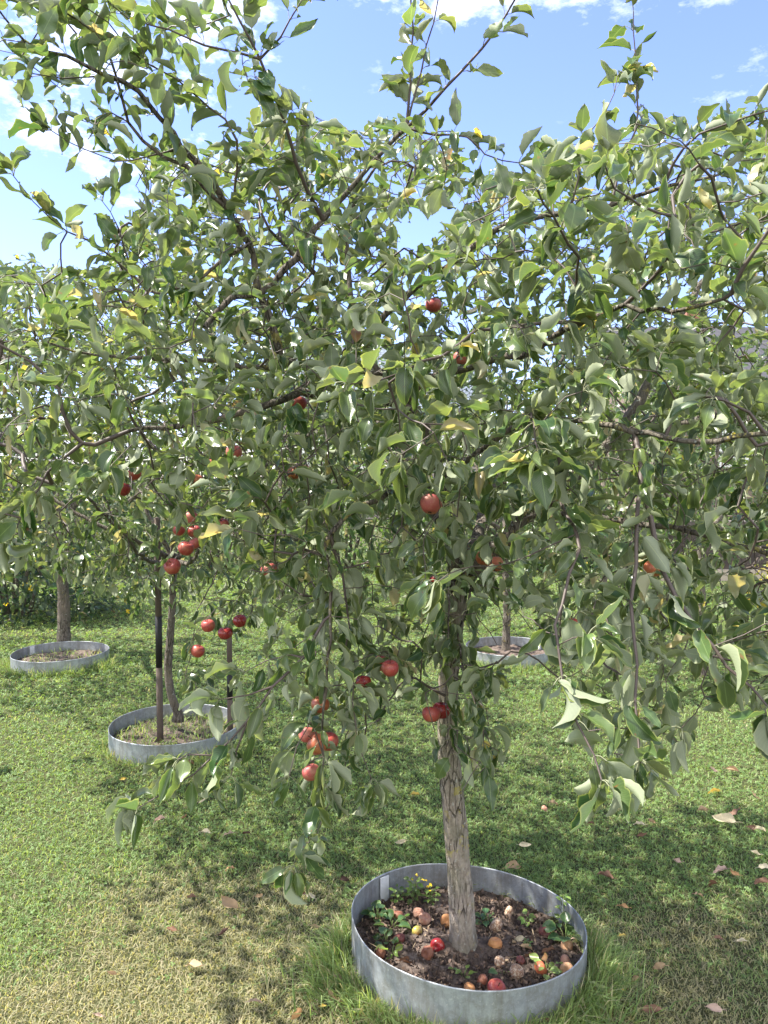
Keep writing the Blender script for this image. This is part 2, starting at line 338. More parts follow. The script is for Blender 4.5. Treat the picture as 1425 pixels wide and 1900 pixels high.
tag(g.build('clover', MAT['grass'], smooth=False), 'low green clover spread through the lawn', 'clover', kind='stuff')
# long uncut grass hugging the rings
g = Geo()
for ri, (cx, cy, rad, ta, tb) in enumerate(RINGS):
    n = 6200 if ri == 0 else 2600; a = rng.uniform(0, 2 * np.pi, n); dist = np.abs(rng.normal(0, .055 if ri == 0 else .06, n)) + .008
    den = .12 + .9 * np.exp(-((np.angle(np.exp(1j * (a - R(195)))) / .42) ** 2)) + .85 * np.exp(-((np.angle(np.exp(1j * (a - R(-25)))) / .6) ** 2)) + .55 * np.exp(-((np.angle(np.exp(1j * (a - R(262)))) / .75) ** 2))
    if ri == 1: den = .25 + .9 * np.exp(-((np.angle(np.exp(1j * (a - R(-40)))) / .7) ** 2))
    k = rng.random(n) < den; a = a[k]; dist = dist[k] * np.clip(den[k] * 1.4, .5, 1.5); x = cx + (rad + dist) * np.cos(a); y = cy + (rad + dist) * np.sin(a); n = len(a)
    blades(g, x, y, rng.uniform(.05, .145, n) * np.clip(.6 + .5 * den[k], .5, 1.1), rng.uniform(.003, .0052, n), rng.uniform(.15, 1.25, n), (rng.random(n) < .14) * .8, 1., a + rng.normal(0, 1.1, n))
for ri, (cx, cy, rad, ta, tb) in enumerate(RINGS[1:3]):
    n = (900, 350)[ri]; a = rng.uniform(0, 6.283, n); r_ = (rad - .03) * np.sqrt(rng.random(n)); blades(g, cx + r_ * np.cos(a), cy + r_ * np.sin(a), rng.uniform(.03, .09, n), rng.uniform(.004, .007, n), rng.uniform(.3, 1.3, n), (rng.random(n) < .2) * .7, 1., z0=np.full(n, .035))
n = 5200; cx, cy, rad, ta, tb = RINGS[0]; a = R(-92) + rng.normal(0, .95, n); r_ = rad + .012 + np.abs(rng.normal(0, .03, n)); blades(g, cx + r_ * np.cos(a), cy + r_ * np.sin(a), rng.uniform(.035, .088, n), rng.uniform(.002, .0035, n), rng.uniform(.2, 1., n), (rng.random(n) < .3) * .8)
tag(g.build('long_grass', MAT['grass'], smooth=False), 'long uncut grass tufts growing round the metal rings', 'grass', kind='stuff')

# ---------------------------------------------------------------- rings and soil
def ring(spec, h, label, seam=None, segs=96, hs=.055):
    cx, cy, rad, a, b = spec; t = thing('metal_edging_ring', (cx, cy, 0), label, 'metal ring', 'galvanised rings round the apple trees')
    g = Geo(); th = np.linspace(0, 2 * np.pi, segs, endpoint=False)
    prof = [(0, -.05), (0, h * .5), (0, h - .004), (-.0005, h - .001), (.0015, h + .0015), (.0035, h - .001), (.003, h - .004), (.003, h * .5), (.003, -.05)]   # outward offset, z
    V = []
    for (d, z) in prof:
        wob = .004 * np.sin(3 * th + 1) + .0015 * np.sin(7 * th)
        x = (rad - .003 + d + wob) * np.cos(th); y = (rad - .003 + d + wob) * np.sin(th); V.append(np.stack([cx + x, cy + y, z + (a * x + b * y) * (z > 0)], 1))
    n = len(prof); i = np.arange(n - 1)[:, None] * segs; j = np.arange(segs)[None]; k = (j + 1) % segs
    g.add(np.concatenate(V), np.stack([i + j, i + segs + j, i + segs + k, i + k], -1).reshape(-1, 4)); g.build('ring_wall', MAT['zinc'], t)
    if seam is not None:
        g = Geo(); s0 = .022 / rad; A = np.linspace(seam - s0, seam + s0, 6); V = []
        for rr_ in (rad - .0045, rad - .0075):
            for z in (.02, h - .006):
                x = rr_ * np.cos(A); y = rr_ * np.sin(A); V.append(np.stack([cx + x, cy + y, z + a * x + b * y], 1))
        V = np.concatenate(V); fs = []
        for q in range(5): fs += [[q, q + 1, q + 7, q + 6], [12 + q, 18 + q, 19 + q, 13 + q], [6 + q, 7 + q, 19 + q, 18 + q], [q, 12 + q, 13 + q, q + 1]]
        fs += [[0, 6, 18, 12], [5, 17, 23, 11]]
        g.add(V, np.array(fs)); strap = g.build('seam_strap', plain('strap_metal', (.62, .64, .65), .5, metal=.15), t, smooth=False)
        for z in (.06, .10, h - .02):
            for da in (-.6, .6):
                g = Geo(); aa = seam + da * s0; x = (rad - .0085) * math.cos(aa); y = (rad - .0085) * math.sin(aa)
                tube(g, [(cx + x + .002 * math.cos(aa), cy + y + .002 * math.sin(aa), z + a * x + b * y), (cx + x - .001 * math.cos(aa), cy + y - .001 * math.sin(aa), z + a * x + b * y)], [.003, .002], 8)
                rv = g.build('rivet', MAT['zinc']); rv.parent = strap; rv.matrix_parent_inverse = Matrix.Translation(-(t.location))
    # soil inside
    g = Geo(); nr, na = 44, 110; r_ = np.linspace(0, 1, nr) ** .8 * (rad - .008); A = np.linspace(0, 2 * np.pi, na, endpoint=False); RR, AA = np.meshgrid(r_, A, indexing='ij')
    x = RR * np.cos(AA); y = RR * np.sin(AA); z = hs + a * x + b * y + .02 * (vnoise(cx + x, cy + y, 9, 21) - .5) + .012 * (vnoise(x, y, 38, 22) - .5) + .010 * (vnoise(x, y, 80, 23) - .5) + .02 * np.exp(-(RR / .09) ** 2)
    V = np.stack([cx + x, cy + y, z], -1).reshape(-1, 3); i, j = np.meshgrid(np.arange(nr - 1), np.arange(na), indexing='ij'); k = (j + 1) % na
    g.add(V, np.stack([i * na + j, (i + 1) * na + j, (i + 1) * na + k, i * na + k], -1).reshape(-1, 4)); tag(g.build('soil', MAT['soil']), kind='structure')
    return t
ring(RINGS[0], .150, 'tilted galvanised metal ring full of fallen apples around the nearest trunk', seam=R(136))
ring(RINGS[1], .11, 'galvanised metal ring round the staked tree with two wooden posts', hs=.03)
ring(RINGS[2], .11, 'galvanised metal ring round the thick dark trunk at the far left', seam=R(150), hs=.03)
ring(RINGS[3], .11, 'grey metal ring round the thin trunk behind the foreground tree', hs=.03)
def soil_z(x, y):
    cx, cy, rad, a, b = RINGS[0]; return .055 + a * (x - cx) + b * (y - cy)
# litter
g = Geo(); n = 5200; cx, cy, rad, ta, tb = RINGS[0]; r_ = rad * .965 * np.sqrt(rng.random(n)); A = rng.uniform(0, 6.283, n); x = cx + r_ * np.cos(A); y = cy + r_ * np.sin(A)
L = rng.uniform(.003, .013, n) * (rng.random(n) ** .6 + .4); W = L * rng.uniform(.3, .9, n); yaw = rng.uniform(0, 6.283, n); q = [(-1, -1), (1, -1), (.7, 1), (-.9, .8)]
V = np.stack([np.stack([x + (np.cos(yaw) * L * u - np.sin(yaw) * W * v) * .5, y + (np.sin(yaw) * L * u + np.cos(yaw) * W * v) * .5, soil_z(x, y) + rng.uniform(.000, .016, n) + rng.uniform(-.5, .5, n) * L * .6], 1) for u, v in q], 1)
pal = np.array([(.05, .036, .03), (.09, .066, .054), (.14, .10, .08), (.15, .10, .07), (.24, .18, .12)]); ci = rng.choice(5, n, p=[.34, .3, .2, .11, .05])
g.add(V.reshape(-1, 3), np.arange(n * 4).reshape(-1, 4), tint=np.repeat(pal[ci] * rng.uniform(.7, 1.3, (n, 1)), 4, 0))
for _ in range(42):
    a = random.uniform(0, 6.28); rr_ = rad * .9 * math.sqrt(random.random()); p = np.array([cx + rr_ * math.cos(a), cy + rr_ * math.sin(a), 0]); p[2] = soil_z(p[0], p[1]) + .012; d = random.uniform(0, 6.28); l = random.uniform(.02, .06)
    P = [p + np.array([math.cos(d), math.sin(d), 0]) * l * t + np.array([0, 0, .004 * math.sin(3 * t)]) for t in (-.5, 0, .5)]; tube(g, P, .0011, 4, tint=(.33, .26, .17) if random.random() < .5 else (.12, .08, .06))
tag(g.build('leaf_litter', MAT['crumb'], smooth=False), 'bark crumbs, straw and broken dry leaves on the soil', 'leaf litter', kind='stuff')

# ---------------------------------------------------------------- leaves
def leaf_geo(g, base, D, N, L, lod=2, curv=None, fold=None, wave=None, tint=None, petiole=None, wr=None):
    n = len(base); D = unit(D); N = unit(N - D * (N * D).sum(1, keepdims=True)); S = np.cross(N, D)
    if lod == 2: t = np.array([0, .06, .14, .22, .31, .40, .49, .58, .67, .76, .85, .93, 1.]); v = np.array([-1, -.5, 0, .5, 1.])
    elif lod == 1: t = np.array([0, .12, .3, .5, .7, .87, 1.]); v = np.array([-1, 0, 1.])
    else: t = np.array([0, .3, .68, 1.]); v = np.array([-1, 0, 1.])
    hw = np.interp(t, [0, .06, .15, .28, .42, .56, .7, .82, .92, 1], [.03, .36, .70, .93, 1, .93, .74, .47, .2, .0])
    if lod == 2: hw = hw * (1 + .045 * np.where(np.arange(len(t)) % 2 == 0, 1, -1))
    r = lambda a, b: rng.uniform(a, b, n)
    c = (curv if curv is not None else rng.normal(.7, .7, n)); c = np.where(np.abs(c) < .05, .05, c)[:, None, None]; f = (fold if fold is not None else r(.15, .95))[:, None, None]
    wv = (wave if wave is not None else r(.01, .05))[:, None, None]; w = (wr if wr is not None else r(.19, .285))[:, None, None]; tw = rng.normal(0, .75, n)[:, None, None]
    fr = r(1.2, 2.6)[:, None, None]; ph = r(0, 6.28)[:, None, None]; ph2 = r(0, 6.28)[:, None, None]
    T = t[None, :, None]; Vv = v[None, None, :]; Lb = L[:, None, None]
    ang = f * np.abs(Vv); y = np.sign(Vv) * (np.sin(ang) / np.maximum(f, .05)) * hw[None, :, None] * w * Lb; y = np.where(np.abs(Vv) > 0, y, 0)
    z = (1 - np.cos(ang)) / np.maximum(f, .05) * hw[None, :, None] * w * Lb * 1.6
    z = z + wv * Lb * np.sin(T * 6.283 * fr + np.where(Vv > 0, ph, ph2)) * Vv ** 2
    rt = tw * T; y, z = y * np.cos(rt) - z * np.sin(rt), y * np.sin(rt) + z * np.cos(rt)
    mx_ = Lb * np.sin(c * T) / c; mz = -Lb * (1 - np.cos(c * T)) / c; X_ = mx_ + z * np.sin(c * T); Z_ = mz + z * np.cos(c * T); X_, Y_, Z_ = np.broadcast_arrays(X_, y, Z_)
    P = base[:, None, None] + D[:, None, None] * X_[..., None] + S[:, None, None] * Y_[..., None] + N[:, None, None] * Z_[..., None]
    nt, nv = len(t), len(v); i, j = np.meshgrid(np.arange(nt - 1), np.arange(nv - 1), indexing='ij'); b = (i * nv + j).ravel()
    Fq = np.stack([b, b + nv, b + nv + 1, b + 1], 1); Fq = (np.arange(n)[:, None, None] * (nt * nv) + Fq[None]).reshape(-1, 4)
    uv = np.zeros((n, nt, nv, 3)); uv[..., 0] = T; uv[..., 1] = Vv; uv[..., 2] = rng.random(n)[:, None, None]
    g.add(P.reshape(-1, 3), Fq, tint=np.repeat(tint, nt * nv, 0), leafuv=uv.reshape(-1, 3))
    if petiole is not None:       # thin stalk from the twig to the blade
        up = unit(np.cross(D, np.array([.3, .2, 1.]))); A = petiole; m_ = (A + base) / 2 + np.array([0, 0, .003]); pw = .0009 if lod == 2 else .0013
        q = unit(np.cross(up, D)); V = []
        for P_ in (A, m_, base): V += [P_ + up * pw, P_ - up * pw * .5 + q * pw, P_ - up * pw * .5 - q * pw]
        V = np.stack(V, 1); f_ = []
        for s_ in (0, 3):
            for k_ in range(3): f_.append([s_ + k_, s_ + (k_ + 1) % 3, s_ + 3 + (k_ + 1) % 3, s_ + 3 + k_])
        Fp = (np.arange(n)[:, None, None] * 9 + np.array(f_)[None]).reshape(-1, 4); uv = np.zeros((n * 9, 3)); uv[:, 0] = .5; uv[:, 1] = .5
        g.add(V.reshape(-1, 3), Fp, tint=np.broadcast_to(np.array([.22, .22, .11]), (n * 9, 3)), leafuv=uv)

APPLES = [  # px, py, diameter px, depth, material, label
 (800, 935, 42, 2.02, 'pink', 'large pink apple half covered by a pale curled leaf near the picture centre'),
 (555, 748, 30, 2.32, 'red', 'red apple hanging alone under the lichen covered limb'),
 (434, 839, 30, 2.95, 'pink', 'pinkish apple highest in the left part of the canopy'),
 (396, 861, 24, 3.05, 'orange', 'small orange apple mostly behind leaves, just below the highest left apple'),
 (364, 893, 27, 3.0, 'orange', 'brownish orange apple with its lower half showing under a leaf'),
 (249, 880, 26, 3.0, 'red', 'upper red apple of the leftmost pair'),
 (227, 907, 30, 2.95, 'dark', 'dark red apple farthest left in the canopy'),
 (354, 960, 27, 3.0, 'pink', 'rosy apple at the top of the left hand cluster'),
 (332, 984, 23, 3.08, 'red', 'reddish apple hidden behind a long leaf in the left hand cluster'),
 (360, 986, 25, 3.12, 'red', 'red apple in the middle of the left hand cluster, behind another'),
 (412, 974, 26, 3.0, 'red', 'red apple sliver right of the left hand cluster behind a dark leaf'),
 (345, 1018, 29, 2.95, 'red', 'dull red apple just above the round red one on the bare twig'),
 (362, 1008, 22, 3.05, 'pink', 'small pink apple touching the dull red apple at its upper right'),
 (320, 1051, 31, 2.9, 'red', 'round red apple with dark eye at the end of a twig, left canopy'),
 (386, 1161, 26, 3.0, 'red', 'tilted red apple left of the flattened dark red one'),
 (418, 1175, 29, 2.92, 'dark', 'shiny flattened dark red apple above the black topped stake'),
 (445, 1152, 26, 3.0, 'dark', 'dark red apple above and right of the flattened one'),
 (367, 1208, 26, 2.95, 'red', 'lowest red apple on the left, half behind a hanging leaf'),
 (499, 1058, 30, 2.8, 'pink', 'pale red apple mostly covered by a broad leaf left of centre'),
 (546, 878, 26, 2.75, 'orange', 'bruised orange apple of the pair below the lichen twig, left one'),
 (562, 873, 26, 2.8, 'red', 'bruised red apple of the pair below the lichen twig, right one'),
 (674, 1266, 30, 2.02, 'dark', 'dark red apple behind a thin stalk left of the double cluster'),
 (706, 1231, 30, 2.08, 'red', 'dull red apple behind the leaf, left of the round red pair'),
 (724, 1240, 33, 1.98, 'red', 'round red apple with a dark leaf across its top, centre'),
 (594, 1308, 34, 2.02, 'orange', 'striped orange apple hidden by leaves above the low cluster'),
 (571, 1363, 34, 2.05, 'pink', 'small pink apple at the left of the low hanging cluster'),
 (589, 1381, 40, 1.98, 'orange', 'orange red apple with a black eye in the low hanging cluster'),
 (610, 1376, 36, 2.07, 'red', 'red apple behind the leaf on the right of the low hanging cluster'),
 (577, 1433, 34, 2.0, 'pink', 'bright pink apple hanging lowest of all under the cluster'),
 (800, 1325, 34, 2.18, 'red', 'red apple left half hidden by a leaf in front of the trunk'),
 (819, 1318, 34, 2.22, 'dark', 'crimson apple against the foreground trunk'),
 (899, 1035, 32, 2.3, 'orange', 'orange red apple beside the thick limb, left of a pair'),
 (918, 1047, 34, 2.26, 'orange', 'orange apple under a round leaf, right of the pair by the thick limb'),
 (809, 1077, 24, 2.4, 'dark', 'small dark apple in the shade beside the trunk fork'),
 (1061, 1160, 30, 1.9, 'red', 'red apple sliver under leaves right of the far thin trunk'),
 (1212, 1055, 34, 1.9, 'orange', 'orange apple edge behind leaves at the right side'),
 (804, 566, 30, 2.5, 'red', 'highest red apple in the crown, near the long straight branch'),
 (855, 664, 28, 2.3, 'pink', 'pink apple behind leaves above the mossy right limb')]
AP = np.array([(a[0], a[1], a[2], a[3]) for a in APPLES])

def pal_green(n, base=(.030, .066, .022), hi=(.110, .148, .056), yellow=.0035, cream=.02):
    r = rng.random((n, 1)); c = np.array(base) * (1 - r) + np.array(hi) * r; c = c * rng.uniform(.8, 1.2, (n, 3)) ** .5; q = rng.random(n)
    c[q < yellow] = (.42, .33, .07); c[(q > yellow) & (q < yellow + cream)] = (.33, .28, .17); c[(q > .998)] = (.20, .10, .05); return c

class Tree:
    def __init__(s): s.P = np.zeros((0, 3)); s.par = []; s.rad = []; s.sk = []; s.keep = []; s.chains = []
    def _push(s, pts, par, r, sk, keep=False):
        ids = []
        for p, q in zip(pts, r): s._L.append(p); s.par.append(par); s.rad.append(q); s.sk.append(sk); s.keep.append(keep); par = len(s.par) - 1; ids.append(par)
        return ids
    def skel(s, lines):
        s._L = []
        for pts, r0, r1, opt in lines:
            W = np.array([list(at(*p)) if not opt.get('world') else list(p) for p in pts]); ln = smooth_line(W); par = -1
            if len(s._L) and not opt.get('root'):
                A = np.array(s._L); d = np.linalg.norm(A - ln[0], axis=1); k = int(d.argmin()); par = k
                if d[k] > .05:
                    ln = smooth_line(np.concatenate([[A[k]], W])); 
                ln = ln[1:] if len(ln) > 1 else ln
            t = np.linspace(0, 1, len(ln)); rr = r0 * (1 - t) + r1 * t; jit = rng.normal(0, .0035, ln.shape); jit[0] = 0
            ids = s._push(ln + jit * (0 if opt.get('trunk') else 1), par, rr, 1, opt.get('keep', False)); s.chains.append(([par] if par >= 0 else []) + ids)
        s.P = np.array(s._L)
    def grow(s, A, sag=.25, maxd=2.0):
        d = np.array([np.linalg.norm(s.P - a, axis=1).min() for a in A]); A = A[np.argsort(d)]; buf = np.zeros((len(s.P) + len(A) * 70 + 10, 3)); n = len(s.P); buf[:n] = s.P
        for a in A:
            dd = np.linalg.norm(buf[:n] - a, axis=1); k = int(dd.argmin()); D = dd[k]
            if D < .05 or D > maxd: continue
            p0 = buf[k]; pa = s.par[k]; tdir = unit(p0 - buf[pa]) if pa >= 0 else np.array([0, 0, 1.]); v = a - p0
            c1 = p0 + v * .35 + tdir * D * .18 + np.array([0, 0, D * .08]); c2 = a - v * .25 + np.array([0, 0, D * sag * .5]) + rng.normal(0, D * .07, 3)
            m = max(1, int(D / .035)); t = (np.arange(m) + 1)[:, None] / m; pts = (1 - t) ** 3 * p0 + 3 * (1 - t) ** 2 * t * c1 + 3 * (1 - t) * t * t * c2 + t ** 3 * a
            pts[:-1] += rng.normal(0, .003, pts[:-1].shape)
            if n + m >= len(buf): break
            buf[n:n + m] = pts; par = k
            ids = []
            for q in range(m): s.par.append(par); s.rad.append(0.); s.sk.append(0); s.keep.append(False); par = n + q; ids.append(par)
            s.chains.append([k] + ids); n += m
        s.P = buf[:n].copy(); s.par = np.array(s.par); s.sk = np.array(s.sk); s.keep = np.array(s.keep)
        has = np.zeros(n, bool); has[s.par[s.par >= 0]] = True; tips = (~has).astype(float)
        for i in range(n - 1, -1, -1):
            if s.par[i] >= 0: tips[s.par[i]] += tips[i]
        s.tip = ~has; rg = .0012 * tips ** .43; rad = np.array(s.rad); s.rad = np.where(s.sk == 1, np.maximum(rad, np.minimum(rg, rad * 1.3)), np.minimum(rg, .009))
    def wood(s, g, limb_min=.008, sides_hi=9, limbs=None):
        for ch in s.chains:
            if len(ch) < 2: continue
            P = s.P[ch]; r = s.rad[ch].copy(); sk = s.sk[ch[-1]]
            if not sk: r[0] = r[1]
            big = sk and r.max() > limb_min
            if big: r[0] = max(r[0] if len(r) < 2 else r[1], r[1])
            if big and limbs is not None: limbs.append((P, r))
            else: tube(g, P, r, 5 if r.max() < .005 else 7, cap=False)
    def leaves(s, g, L0=.078, lod=2, allow=None, per=1.0, droop=.66, tips=4, clear=True, pal=pal_green, pet=.026, thr=.0042, z_droop=True, rej=None):
        n = len(s.P); par = np.where(s.par < 0, 0, s.par); T = unit(s.P - s.P[par] + 1e-6); thin = (s.rad < thr); idx = np.nonzero(thin & (rng.random(n) < per))[0]; kp = np.nonzero(s.keep & (s.rad < .0078))[0]; idx = np.concatenate([idx, kp] + [kp[rng.random(len(kp)) < np.where(s.P[kp][:, 2] > 2.2, .22, .36)]] * 3)
        idx = np.concatenate([idx] + [np.nonzero(s.tip)[0]] * tips); istip = np.zeros(len(idx), bool); istip[-tips * int(s.tip.sum()):] = True
        m = len(idx); t = T[idx]; rv = rng.normal(size=(m, 3)); side = unit(rv - t * (rv * t).sum(1, keepdims=True)); hgt = s.P[idx][:, 2]
        dr = droop * (np.clip((2.35 - hgt) / .9, .12, 1.15) if z_droop else 1.) * rng.uniform(.3, 1.5, m)
        D1 = unit(t * .55 + side * .8 + np.array([0, 0, .25]) - np.array([0, 0, 1.]) * (dr * .5)[:, None]); pl = pet * rng.uniform(.5, 1.2, m)[:, None]; base = s.P[idx] + D1 * pl
        D = unit(D1 + np.array([0, 0, -1.]) * dr[:, None] + rng.normal(0, .42, (m, 3))); N = unit(np.array([0, 0, 1.]) + D1 * .35 * dr[:, None] + rng.normal(0, .45, (m, 3)))
        L = L0 * rng.uniform(.5, 1.22, m) * np.where(s.keep[idx], 1.1, 1.); C = base + D * L[:, None] * .5; q = proj(C); ok = np.ones(m, bool)
        if allow is not None:
            ins = np.zeros(m, bool)
            for p in allow: ins |= in_poly(q, p)
            ok &= ins | s.keep[idx]
        if True:
            for p in (rej or []) + [[(-20, 836), (150, 848), (150, 866), (-20, 856)]]: ok &= ~in_poly(q, p) | s.keep[idx]
        if clear:
            for ax, ay, ad, az in AP: ok &= ~((np.hypot(q[:, 0] - ax, q[:, 1] - ay) < ad * .5 + 4) & (q[:, 2] < az + .03)) | ((rng.random(m) < .16))
        ok &= (q[:, 2] > .75); b, D, N, L, A = base[ok], D[ok], N[ok], L[ok], s.P[idx][ok]; k = ok.sum(); c = pal(k)
        zz = proj(b)[:, 2]; hi = zz < 2.9 if lod == 2 else np.zeros(k, bool)
        curv = rng.normal(.55, .75, k); fold = rng.uniform(.1, 1.75, k) ** 1.3; wave = rng.uniform(.02, .085, k)
        for sel, ld in ((hi, 2), (~hi, min(lod, 1))):
            if sel.sum(): leaf_geo(g, b[sel], D[sel], N[sel], L[sel], ld, curv[sel], fold[sel], wave[sel], c[sel], petiole=A[sel] if ld > 0 else None)
        return k
def sample(polys, gap=.42, gs=6.5, seed=1):
    out = []
    for poly, z0, z1, n, *o in polys:
        xs = [p[0] for p in poly]; ys = [p[1] for p in poly]; got = 0; rs = []
        while got < n:
            m = n * 6; q = np.stack([rng.uniform(min(xs), max(xs), m), rng.uniform(min(ys), max(ys), m)], 1); z = (rng.uniform(z0 ** 2, z1 ** 2, m)) ** .5
            W = C0 + z[:, None] * (FW + RT * ((q[:, 0] - 712.5) / F_PX)[:, None] - UP * ((q[:, 1] - 950) / F_PX)[:, None])
            k = in_poly(q, poly) & (W[:, 2] > .25); k &= (vnoise(W[:, 0] + W[:, 1] * .37, W[:, 2] + W[:, 1] * .61, gs, seed) + .25 * vnoise(W[:, 0], W[:, 2], 14, seed + 1)) > (o[0] if o else gap)
            rs.append(W[k]); got += k.sum()
        out.append(np.concatenate(rs)[:n])
    return np.concatenate(out)

